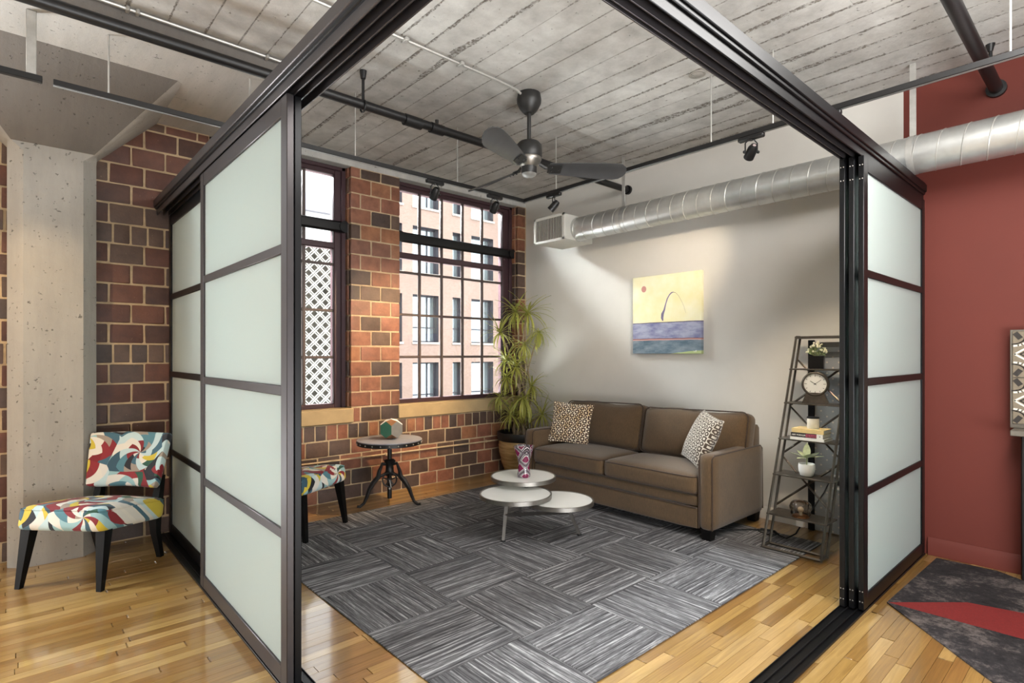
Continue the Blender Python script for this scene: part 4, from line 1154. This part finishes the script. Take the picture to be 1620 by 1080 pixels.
# conduit to the fan and along the drop panel
cd = thing('ceiling_conduit', 'thin steel conduit on the ceiling leading to the fan', 'conduit', (2.0, 3.19, 3.55))
MB().tube([(0.4,3.17,ZC-0.012),(2.72,3.185,ZC-0.012),(2.9,3.19,ZC-0.018),(2.99,3.20,3.535)], 0.011, 8).build('pipe', M['galv_dull'], cd)
for x in (1.9, 2.35): MB().bbox((x,3.15,ZC-0.028),(x+0.03,3.21,ZC-0.001),0.004).build('clip', M['galv_dull'], cd)
cd = thing('ceiling_conduit', 'thin steel conduit along the edge of the concrete drop panel', 'conduit', (0.6, 4.0, 3.55))
MB().cyl((-1.5,4.0,ZC-0.012),(1.5,4.0,ZC-0.012),0.011,None,8).build('pipe', M['galv_dull'], cd)
for x in (0.5, 0.55, 1.3): MB().bbox((x,3.975,ZC-0.03),(x+0.02,4.025,ZC-0.001),0.004).build('clip', M['galv_dull'], cd)
# sprinkler pipes
sp = thing('sprinkler_pipe', 'long black sprinkler pipe below the ceiling parallel to the windows', 'pipe', (2, 3.75, 3.3))
MB().cyl((XL,3.75,3.30),(XW-0.002,3.755,3.33),0.034,None,16).build('pipe', M['black'], sp)
MB().cyl((XW-0.03,3.755,3.33),(XW-0.001,3.755,3.33),0.05,None,16).build('wall_flange', M['black'], sp)
for x in (1.905,): 
    h = MB(); h.cyl((x,3.75,3.335),(x,3.75,ZC-0.03),0.011,None,8); h.cyl((x,3.75,ZC-0.06),(x,3.75,ZC-0.001),0.018,0.026,12); h.tube([(x, 3.75+0.042*math.cos(a), 3.31+0.042*math.sin(a)) for a in [2*PI*i/16 for i in range(16)]], 0.007, 6, True); h.build('hanger', M['black'], sp)
MB().cyl((2.25,3.75,3.313),(2.40,3.75,3.313),0.044,None,16).build('coupling', M['black'], sp)
MB().cyl((2.55,3.75,3.315),(2.55,3.75,3.39),0.014,None,8).build('hanger', M['black'], sp)
MB().cyl((2.49,3.75,3.316),(2.61,3.75,3.317),0.042,None,16).build('coupling', M['black'], sp)
sp = thing('sprinkler_pipe', 'black pipe running into the red wall at the upper right', 'pipe', (4, 0.63, 3.35))
MB().cyl((1.2,0.63,3.35),(XW-0.002,0.63,3.35),0.038,None,16).build('pipe', M['black'], sp)
MB().cyl((XW-0.03,0.63,3.35),(XW-0.001,0.63,3.35),0.058,None,16).build('wall_flange', M['black'], sp)
h = MB(); h.cyl((4.86,0.63,3.38),(4.86,0.63,ZC-0.001),0.011,None,8); h.cyl((4.86,0.63,ZC-0.05),(4.86,0.63,ZC-0.001),0.014,0.026,12); h.build('hanger', M['black'], sp)

# light tracks
def rods(t, pts, z, r=0.005):
    for (x, y) in pts: MB().cyl((x,y,z),(x,y,ZC-0.001 if not (x < 1.45 and y > 4.03) else 3.42),r,None,6).build('suspension_rod', M['galv_dull'], t)
ZT = 3.03
tk = thing('light_track', 'black light track hung along the brick wall side of the room', 'track', (2, 4.11, ZT))
MB().bbox((0.172,4.092,ZT),(3.868,4.128,ZT+0.035),0.003).build('rail', M['black'], tk)
MB().box((0.172,4.102,ZT-0.002),(3.85,4.106,ZT+0.001)).box((0.172,4.114,ZT-0.002),(3.85,4.118,ZT+0.001)).build('conductor_strip', M['galv'], tk)
rods(tk, [(0.43,4.11),(1.23,4.11),(2.02,4.11),(3.02,4.11)], ZT+0.03)
tk2 = thing('light_track', 'black light track hung along the grey and red wall side', 'track', (3.85, 1.5, ZT))
MB().bbox((3.832,-1.5,ZT),(3.868,4.092,ZT+0.035),0.003).build('rail', M['black'], tk2)
MB().box((3.842,-1.5,ZT-0.002),(3.846,4.09,ZT+0.001)).box((3.854,-1.5,ZT-0.002),(3.858,4.09,ZT+0.001)).build('conductor_strip', M['galv'], tk2)
rods(tk2, [(3.85,3.66),(3.85,2.08),(3.85,1.63),(3.85,0.42)], ZT+0.03)
tk3 = thing('light_track', 'short black light track in front of the column capital at far left', 'track', (-0.5, 4.11, ZT))
MB().bbox((-1.4,4.092,ZT),(0.125,4.128,ZT+0.035),0.003).build('rail', M['black'], tk3)
MB().bbox((0.055,4.10,ZT+0.03),(0.10,4.12,3.42),0.003).build('strap', M['galv_dull'], tk3)

def spot_head(lab, base, aim, lit=False):
    t = thing('track_spotlight', lab, 'spotlight', base, 0, 'track spotlights')
    bx, by, bz = base; a = Vector(aim)
    along_x = abs(by-4.11) < 0.02
    d0, d1 = ((0.09, 0.02) if along_x else (0.02, 0.09))
    MB().bbox((bx-d0,by-d1,bz-0.03),(bx+d0,by+d1,bz+0.002),0.006).build('adapter', M['black'], t)
    piv = Vector((bx,by,bz-0.115)); d = (a-piv).normalized(); s = d.cross(Vector((0,0,1))).normalized()
    yk = MB(); yk.tube([piv+s*0.042, piv+s*0.042+Vector((0,0,0.06)), piv+s*0.02+Vector((0,0,0.085)), piv-s*0.02+Vector((0,0,0.085)), piv-s*0.042+Vector((0,0,0.06)), piv-s*0.042], 0.005, 6)
    yk.cyl((bx,by,bz-0.03),(bx,by,bz-0.03-0.005),0.015,None,8)
    for q in (1,-1): yk.sphere(piv+s*0.048*q, 0.011, 8, 6)
    yk.build('yoke', M['black'], t)
    up = -d
    h = MB(); ax = (d.to_track_quat('Z','Y')).to_matrix().to_4x4()
    h.lathe([(0.012,-0.06),(0.022,-0.058),(0.034,-0.03),(0.036,0.05),(0.032,0.052),(0.030,0.02)], piv, 18, axis=ax, caps=False)
    h.build('lamp_head', M['black'], t)
    b = MB().lathe([(0.001,0.022),(0.029,0.022),(0.029,0.018)], piv, 18, axis=ax, caps=False).build('bulb', M['bulb'] if lit else M['greyface'], t)
    return piv, d
spot_head('black track spotlight near the left edge of the right window', (2.775,4.11,ZT), (2.9,5.4,1.6))
spot_head('black track spotlight over the right part of the right window', (3.465,4.11,ZT), (3.6,5.4,1.7))
p3, d3 = spot_head('black track spotlight beside the corner, left of the air duct grille', (3.85,3.69,ZT), (3.0,5.3,1.0), True)
p4, d4 = spot_head('lit track spotlight with glowing lamp above the painting', (3.85,1.78,ZT), (5.1,3.15,1.9), True)
WARMC = (1.0, 0.72, 0.42)
p5, d5 = spot_head('black track spotlight on the short track left of the column', (-0.45,4.11,ZT), (0.15,5.2,1.55), True)
lamp('spot_light', 'SPOT', p5+d5*0.07, (0.15,5.2,1.6), 28, WARMC, spot_size=math.radians(60), spot_blend=0.9, shadow_soft_size=0.03)
lamp('spot_light', 'SPOT', p3+d3*0.07, (2.95,5.4,1.2), 170, WARMC, spot_size=math.radians(62), spot_blend=0.8, shadow_soft_size=0.03)
lamp('spot_light', 'SPOT', p4+d4*0.07, (5.1,3.42,2.35), 42, (1,0.84,0.64), spot_size=math.radians(50), spot_blend=0.9, shadow_soft_size=0.03)

# duct
p6, d6 = spot_head('lit track spotlight behind the overhead beam, aimed at the ladder shelf', (3.85,1.30,ZT), (4.75,1.72,0.95), True)
lamp('spot_light', 'SPOT', p6+d6*0.07, (4.8,1.72,0.95), 48, (1,0.82,0.6), spot_size=math.radians(58), spot_blend=0.9, shadow_soft_size=0.03)
du = thing('air_duct', 'galvanised spiral air duct running along the grey and red wall', 'duct', (4.78, 2, 2.915))
DX, DZ, DR = 4.78, 2.915, 0.132
MB().cyl((DX,-2.5,DZ),(DX,4.22,DZ),DR,None,40).build('duct_tube', M['galv'], du)
b = MB(); pts = []; pitch = 0.137
n = int(6.7/pitch*24)
for i in range(n): 
    a = 2*PI*i/24; pts.append((DX+DR*math.cos(a), -2.48+pitch*i/24, DZ+DR*math.sin(a)))
b.tube(pts, 0.0045, 4); b.build('spiral_seam', M['galv_dull'], du)
bx = MB().bbox((4.56,4.20,2.785),(5.03,4.68,3.065),0.004).build('plenum_box', M['vent'], du)
b = MB(); X0 = 4.548
for a, c in (((4.2,2.775),(4.685,2.805)),((4.2,3.045),(4.685,3.075)),((4.2,2.775),(4.235,3.075)),((4.65,2.775),(4.685,3.075))): b.bbox((X0,a[0],a[1]),(4.562,c[0],c[1]),0.003)
b.build('grille_frame', M['vent'], du)
MB().box((4.558,4.23,2.80),(4.5595,4.655,3.05)).build('grille_back', M['ventdark'], du)
for i in range(17):
    yy = 4.245+i*0.0247
    MB().box((-0.006,-0.0015,2.803),(0.006,0.0015,3.047), Matrix.Translation((4.552,yy,0)) @ rotz(0.5)).build('grille_slat', M['vent'], du)
for yy in (3.56, 1.04):
    b = MB(); b.bbox((DX-0.015,yy-0.02,DZ+DR-0.01),(DX-0.012,yy+0.02,ZC-0.001),0.001)
    b.lathe([(DR+0.002,-0.02),(DR+0.004,-0.02),(DR+0.004,0.02),(DR+0.002,0.02)], (DX,yy,DZ), 32, axis=Matrix.Rotation(PI/2,4,'X'), caps=False)
    b.build('hanger_strap', M['galv_dull'], du)

# ------------------------------------------------------------------ ladder shelf, perforated panel, things on it
pf = thing('perforated_panel', 'grey perforated metal panel leaning on the wall behind the ladder shelf', 'panel', (5.08, 1.5, 0))
MB().bbox((5.075,1.19,0.012),(5.082,1.84,1.6),0.001).build('sheet', M['perf'], pf)
for a, c in (((1.80,0.001),(1.85,1.62)),((1.18,0.001),(1.23,1.62))): MB().bbox((5.06,a[0],a[1]),(5.09,c[0],c[1]),0.004).build('upright', M['frame_black'], pf)
for z in (1.58, 1.50): MB().bbox((5.062,1.23,z-0.02),(5.09,1.80,z+0.02),0.003).build('cross_rail', M['greyface'], pf)

sh = thing('ladder_shelf', 'leaning dark steel ladder shelf with five shelves beside the sofa', 'shelf', (4.4, 1.69, 0))
YA, YBs = 1.90, 1.487
def bar(b, p, q, w=0.011): b.cyl(p, q, w*0.95, None, 4, False, True, PI/4)
FB, FT, RB, RT = (4.305,0.010), (4.945,1.645), (4.425,0.010), (5.03,1.645)
for yy in (YA, YBs):
    b = MB(); bar(b, (FB[0],yy,FB[1]), (FT[0],yy,FT[1])); b.build('front_leg', M['rawsteel'], sh)
    b = MB(); bar(b, (RB[0],yy,RB[1]), (RT[0],yy,RT[1])); b.build('rear_leg', M['rawsteel'], sh)
    b = MB(); bar(b, (FB[0],yy,0.022), (RB[0],yy,0.022)); bar(b, (FT[0],yy,FT[1]), (RT[0],yy,RT[1])); b.build('side_brace', M['rawsteel'], sh)
for nm, P_ in (('front', FB), ('rear', RB)):
    b = MB(); bar(b, (P_[0],YA,0.02), (P_[0],YBs,0.02)); b.build('foot_rail', M['rawsteel'], sh)
b = MB(); b.bbox((FT[0]-0.01,YBs-0.01,1.63),(RT[0]+0.01,YA+0.01,1.65),0.003); b.build('top_rail', M['rawsteel'], sh)
SHZ = [0.262,0.553,0.825,1.106,1.380]; SHX = []
for z in SHZ:
    s_ = (z-0.01)/1.635; xa = FB[0]+(FT[0]-FB[0])*s_; xb = RB[0]+(RT[0]-RB[0])*s_; SHX.append((xa, xb))
    MB().bbox((xa-0.012,YBs-0.012,z-0.012),(xb+0.09,YA+0.012,z),0.002).build('shelf_board', M['rawsteel'], sh)
def rx(z): return RB[0]+(RT[0]-RB[0])*(z-0.01)/1.635
for za, zb in ((0.30,0.66),(0.66,0.30),(0.70,1.06),(1.06,0.70),(1.08,1.45),(1.45,1.08)):
    b = MB(); bar(b, (rx(za)+0.02,YA,za), (rx(zb)+0.02,YBs,zb), 0.009); b.build('cross_brace', M['rawsteel'], sh)

def on_shelf(i, dy, dx=0.06): return (SHX[i][0]+dx, YA-dy, SHZ[i])
# top: small flowering plant in a dark square pot
x, y, z = on_shelf(4, 0.17, 0.08)
t = thing('flower_pot', 'small cream flowering plant in a dark square pot on the top shelf', 'plant', (x, y, z), 0.25)
b = MB(); b.ring_loft([[Vector((r*i, r*j, zz)) for i, j in ((-1,-1),(1,-1),(1,1),(-1,1))] for r, zz in ((0.05,0),(0.057,0.105),(0.05,0.105),(0.048,0.09))], True, False); b.build('pot', M['frame_black'], t, True)
b = MB()
for k in range(90):
    a = random.uniform(0,2*PI); r = 0.075*math.sqrt(random.random()); h = 0.10+random.uniform(0.0,0.10)*(1-(r/0.085)**2)+0.015
    c = Vector((r*math.cos(a), r*math.sin(a), h)); Mx = Matrix.Translation(c) @ Euler((random.uniform(-1,1),random.uniform(-1,1),a)).to_matrix().to_4x4()
    b._faces([Mx @ Vector(p) for p in ((0,-0.006,0),(0.024,0,0.004),(0,0.006,0),(-0.012,0,-0.004))], [(0,1,2,3)])
    if k % 3 == 0: b.cyl((0,0,0.09), c, 0.001, None, 4)
b.build('foliage', M['tinyleaf'], t, True, kind='stuff')
b = MB()
for k in range(46):
    a = random.uniform(0,2*PI); r = 0.075*math.sqrt(random.random()); h = 0.125+0.085*(1-(r/0.085)**2)+random.uniform(-0.015,0.02)
    b.sphere((r*math.cos(a), r*math.sin(a), h), random.uniform(0.006,0.011), 6, 4)
b.build('blossoms', M['tinyflower'], t, True, kind='stuff')
# clock
x, y, z = on_shelf(3, 0.20, 0.075)
d_ = Vector((-x, -y)).normalized(); ang = math.atan2(d_.y, d_.x) - 0.12
ck = thing('desk_clock', 'round brown desk clock with white face on the second shelf from the top', 'clock', (x, y, z), ang+PI/2)
R = 0.098; cz = 0.155
AX = Matrix.Rotation(PI/2, 4, 'X')   # local z -> -y (towards viewer)
MB().lathe([(0.001,-0.035),(R-0.006,-0.035),(R,-0.028),(R,0.03),(R-0.008,0.036),(R-0.016,0.034),(R-0.017,0.024)], (0,0,cz), 40, axis=AX, caps=False).build('case', M['rawsteel'], ck, True)
MB().lathe([(0.001,0.024),(R-0.014,0.024)], (0,0,cz), 40, axis=AX, caps=False).build('face', M['white'], ck, True)
MB().ring_loft([[Vector((x_, yy, zz)) for x_, zz in ((-0.095,0),(0.095,0),(0.062,0.085),(-0.062,0.085))] for yy in (-0.03,0.03)], True, False).build('base', M['rawsteel'], ck, True)
for k in range(12):
    a = 2*PI*k/12; m_ = Matrix.Translation((0,-0.0255,cz)) @ Matrix.Rotation(a,4,'Y'); L_ = 0.012 if k % 3 else 0.018
    MB().box((-0.0015,-0.0005,R-0.022-L_),(0.0015,0.0005,R-0.022), m_).build('hour_mark', M['black'], ck, True)
for a, L_, w in ((math.radians(-56),0.042,0.004),(math.radians(52),0.056,0.003)):
    m_ = Matrix.Translation((0,-0.027,cz)) @ Matrix.Rotation(a,4,'Y'); MB().box((-w/2,-0.0006,-0.012),(w/2,0.0006,L_), m_).build('hand', M['black'], ck, True)
MB().cyl((0,-0.024,cz),(0,-0.029,cz),0.005,None,12).build('hub', M['black'], ck, True)
# books and candle
x, y, z = on_shelf(2, 0.205, 0.075)
bz = z
for (lab, w, l, h, cov, dxy) in (('white book at the bottom of the small stack on the middle shelf', 0.185, 0.25, 0.022, 'white', (0.0,-0.003)), ('black spined book with white title in the middle of the stack', 0.175, 0.235, 0.034, 'bookblack', (0.0,0.0)), ('cream book on top of the stack under the candle', 0.165, 0.235, 0.032, 'cream', (0.008,-0.004))):
    t = thing('book', lab, 'book', (x+dxy[0]*0+0.0, y+dxy[1], bz), 0.0, 'books on the ladder shelf')
    c = MB(); c.box((-w/2,-l/2,0),(w/2,l/2,0.003)); c.box((-w/2,-l/2,h-0.003),(w/2,l/2,h)); c.box((-w/2,-l/2,0.003),(-w/2+0.003,l/2,h-0.003))
    c.build('cover', M[cov], t, True)
    MB().box((-w/2+0.003,-l/2+0.004,0.003),(w/2-0.004,l/2-0.004,h-0.003)).build('pages', M['paper'], t, True)
    if cov == 'bookblack':
        MB().box((-w/2-0.0006,-l/2,0.0),(-w/2-0.0001,-l/2+0.045,h)).build('spine_end', M['white'], t, True)
        MB().cyl((-w/2-0.0006,-l/2+0.022,h*0.5),(-w/2-0.001,-l/2+0.022,h*0.5),0.004,None,10).build('spine_emblem', M['bookblack'], t, True)
        for txt, off, m_ in (('AMY POEHLER', 0.110, 'white'), ('YES PLEASE', 0.002, 'pink')):
            cu = bpy.data.curves.new('title', 'FONT'); cu.body = txt; cu.size = 0.0175; cu.extrude = 0.0002; cu.offset = 0.0004
            to = bpy.data.objects.new('title', cu); COL.objects.link(to)
            bpy.context.view_layer.update()
            me = bpy.data.meshes.new_from_object(to.evaluated_get(bpy.context.evaluated_depsgraph_get()))
            bpy.data.objects.remove(to); me.materials.clear(); me.materials.append(M[m_])
            xs_ = [v.co.x for v in me.vertices]; ww = max(xs_)-min(xs_)
            fit = (0.104 if off > 0.05 else 0.072)/ww
            if off > 0.05:
                pass
            else:
                MB().box((-w/2-0.0007,off-0.074,0.006),(-w/2-0.0002,off+0.004,h-0.006)).build('title_strip', M['pink'], t, True)
                me.materials.clear(); me.materials.append(M['bookblack'])
            to = bpy.data.objects.new('title', me); COL.objects.link(to); to.parent = t
            # text x -> -y, text y -> z, facing -x
            to.matrix_basis = Matrix.Translation((-w/2-0.0011, off, h*0.5-0.0062)) @ Matrix(((0,0,-1,0),(-1,0,0,0),(0,1,0,0),(0,0,0,1))) @ Matrix.Diagonal((fit,1,1,1))
    bz += h + 0.0003
cdl = thing('candle_jar', 'white candle jar with dark lid standing on the stack of books', 'candle', (x-0.01, y-0.02, bz))
MB().lathe([(0.001,0),(0.040,0),(0.043,0.006),(0.043,0.078),(0.041,0.082),(0.001,0.082)], (0,0,0), 24).build('jar', M['foam'], cdl, True)
MB().lathe([(0.001,0.082),(0.045,0.082),(0.045,0.09),(0.042,0.093),(0.001,0.093)], (0,0,0), 24).build('lid', M['black'], cdl, True)
# white pot with pale leaves
x, y, z = on_shelf(1, 0.215, 0.07)
t = thing('potted_foliage', 'pale leafed plant in a round white pot on the fourth shelf down', 'plant', (x, y, z))
MB().lathe([(0.001,0),(0.036,0),(0.046,0.008),(0.056,0.04),(0.060,0.075),(0.058,0.098),(0.054,0.098),(0.053,0.085),(0.001,0.084)], (0,0,0), 28).build('pot', M['white'], t, True)
for k, (yaw, up, L_) in enumerate(((2.2,0.35,0.13),(2.9,0.1,0.12),(0.6,0.5,0.08),(-1.1,0.2,0.12),(-0.5,0.35,0.12),(1.4,0.6,0.10),(0.2,1.45,0.12),(3.8,0.55,0.09),(-2.0,0.45,0.1))):
    b = MB(); n = 6; vs_ = []; fs_ = []
    for i in range(n+1):
        s_ = i/n; w = 0.032*math.sin(PI*min(1,s_*0.97+0.03))**0.8*(1-0.35*s_)+0.0005; zz = 0.04*s_-0.09*s_*s_*(0.3 if up > 1 else 1)
        vs_ += [Vector((s_,-w/L_,zz+0.03)), Vector((s_,0,zz)), Vector((s_,w/L_,zz+0.03))]
    for i in range(n):
        for j in (0,1): fs_.append((3*i+j,3*i+j+1,3*i+j+4,3*i+j+3))
    Mx = Matrix.Translation((0,0,0.14)) @ rotz(yaw) @ Matrix.Rotation(-up,4,'Y') @ Matrix.Diagonal((L_,L_,L_,1))
    b._faces([Mx @ v for v in vs_], fs_, True); lf = b.build('leaf', M['paleleaf'], t, True)
MB().tube([(0,0,0.08),(0.004,0,0.12),(0,0,0.16)], 0.004, 6).build('stem', M['tinyleaf'], t, True)
# ribbed glass lantern on the lowest shelf
x, y, z = on_shelf(0, 0.215, 0.065)
t = thing('glass_lamp', 'small ribbed smoked glass lamp on the lowest shelf', 'lamp', (x, y, z))
b = MB(); prof = [(0.045,0.004),(0.062,0.012),(0.070,0.03),(0.066,0.045),(0.074,0.06),(0.076,0.08),(0.068,0.102),(0.05,0.118),(0.02,0.124)]
rings = [[Vector(((r+0.0028*math.cos(i*PI/2*1.0)*0.9)*math.cos(2*PI*i/48), (r+0.0028*math.cos(i*PI/2))*math.sin(2*PI*i/48), zz)) for i in range(48)] for r, zz in prof]
b.ring_loft(rings, True, True); b.build('glass_body', M['smokeglass'], t, True)
MB().lathe([(0.001,0),(0.06,0),(0.062,0.006),(0.05,0.012),(0.001,0.012)], (0,0,0), 28).build('base', M['copper'], t, True)
MB().sphere((0,0,0.055),0.022,12,8).cyl((0,0,0.012),(0,0,0.035),0.012,None,10).build('bulb', M['foam'], t, True)
MB().tube([(0.055,-0.02,0.015),(0.10,-0.05,0.05),(0.3,-0.06,0.14),(0.5,-0.03,0.185),(XW-0.03-x,1.61-y,0.437-z)], 0.005, 6).build('cord', M['cord'], t, True)
# wall outlet with plugs
t = thing('wall_outlet', 'white wall outlet with plugs behind the ladder shelf', 'outlet', (XW-0.01, 1.61, 0.40))
MB().bbox((5.066,1.565,0.375),(5.0745,1.655,0.50),0.003).build('cover_plate', M['white'], t)
MB().bbox((5.035,1.585,0.42),(5.067,1.632,0.46),0.006).build('plug', M['black'], t)
MB().bbox((5.035,1.59,0.385),(5.067,1.63,0.412),0.004).build('plug', M['white'], t)
# power brick and cord on the floor
t = thing('power_adapter', 'white power adapter hanging under the lowest shelf', 'adapter', (4.52, 1.70, 0.17))
MB().bbox((4.50,1.675,0.172),(4.535,1.735,0.248),0.006).build('housing', M['white'], t)
MB().tube([(4.518,1.705,0.174),(4.55,1.75,0.10),(4.60,1.84,0.03),(4.68,1.93,0.016),(4.76,2.03,0.016),(4.74,2.11,0.016),(4.66,2.09,0.016),(4.62,1.98,0.016),(4.68,1.94,0.024),(4.74,1.99,0.024),(4.70,2.10,0.018),(4.60,2.2,0.016),(4.5,2.27,0.016),(4.44,2.4,0.016)], 0.006, 6).build('cord', M['cord'], t)

# ------------------------------------------------------------------ tiled panel and console on the red wall
cs = thing('console_table', 'dark console with grey top against the red wall at right edge', 'console', (4.95, 0.0, 0))
MB().bbox((4.885,-1.2,0.962),(XW-0.001,0.535,1.0),0.004).build('console_top', M['mantel'], cs)
MB().bbox((4.98,-1.15,0.0005),(XW-0.021,0.49,0.962),0.006).build('body', M['black'], cs)
tp = thing('tile_panel', 'olive tile panel with cream and brown scroll pattern above the console', 'panel', (5.07, 0.1, 1.001))
MB().bbox((5.045,-1.0,1.001),(XW-0.005,0.552,1.665),0.002).build('frame', M['mantel'], tp)
TS = 0.31
for j in range(2):
    for i in range(5):
        ya = 0.540-i*TS; za = 1.655-(j+1)*TS - j*0.004; hh = TS if j == 0 else TS
        tl = MB().bbox((5.036,ya-TS+0.002,za),(5.046,ya-0.002,za+hh-0.002),0.002).build('tile', M['tan_tile'], tp)
        def Q(u, v): return (ya-u*TS, za+v*TS)
        cb_, db_ = MB(), MB()
        def line(b, pts, w):
            for (p, q) in zip(pts[:-1], pts[1:]):
                p, q = Q(*p), Q(*q); L_ = math.hypot(q[0]-p[0], q[1]-p[1]); a = math.atan2(q[1]-p[1], q[0]-p[0])
                b.box((-0.0012,-w*0.3,-w/2),(0.0,L_+w*0.3,w/2), Matrix.Translation((5.0358,p[0],p[1])) @ Matrix.Rotation(a,4,'X'))
        # quatrefoil bands, one in each corner, and a lozenge in the middle
        for fu, fv in ((0,0),(1,0),(0,1),(1,1)):
            g_ = lambda u, v: ((u if fu == 0 else 1-u), (v if fv == 0 else 1-v))
            arc = [g_(0.03+0.2*math.sin(t_), 0.32-0.0+0.13*(math.cos(t_)-1)) for t_ in (0,0.35,0.7,1.05,1.4)] + [g_(0.23,0.2), g_(0.33,0.2), g_(0.33,0.1), g_(0.36,0.03)]
            line(cb_, arc, 0.012)
            arc2 = [(u+(0.03 if fu == 0 else -0.03)*-1, v+(0.035 if fv == 0 else -0.035)*-1) for u, v in arc]
            line(db_, arc2, 0.008)
            line(db_, [g_(0.06,0.06), g_(0.12,0.14)], 0.03)
        loz = [(0.04,0.5),(0.5,0.82),(0.96,0.5),(0.5,0.18),(0.04,0.5)]
        line(cb_, loz, 0.011); line(db_, [(0.13,0.5),(0.5,0.74),(0.87,0.5),(0.5,0.26),(0.13,0.5)], 0.008)
        cb_.build('cream_band', M['tile_cream'], tl); db_.build('brown_scroll', M['tile_dark'], tl)
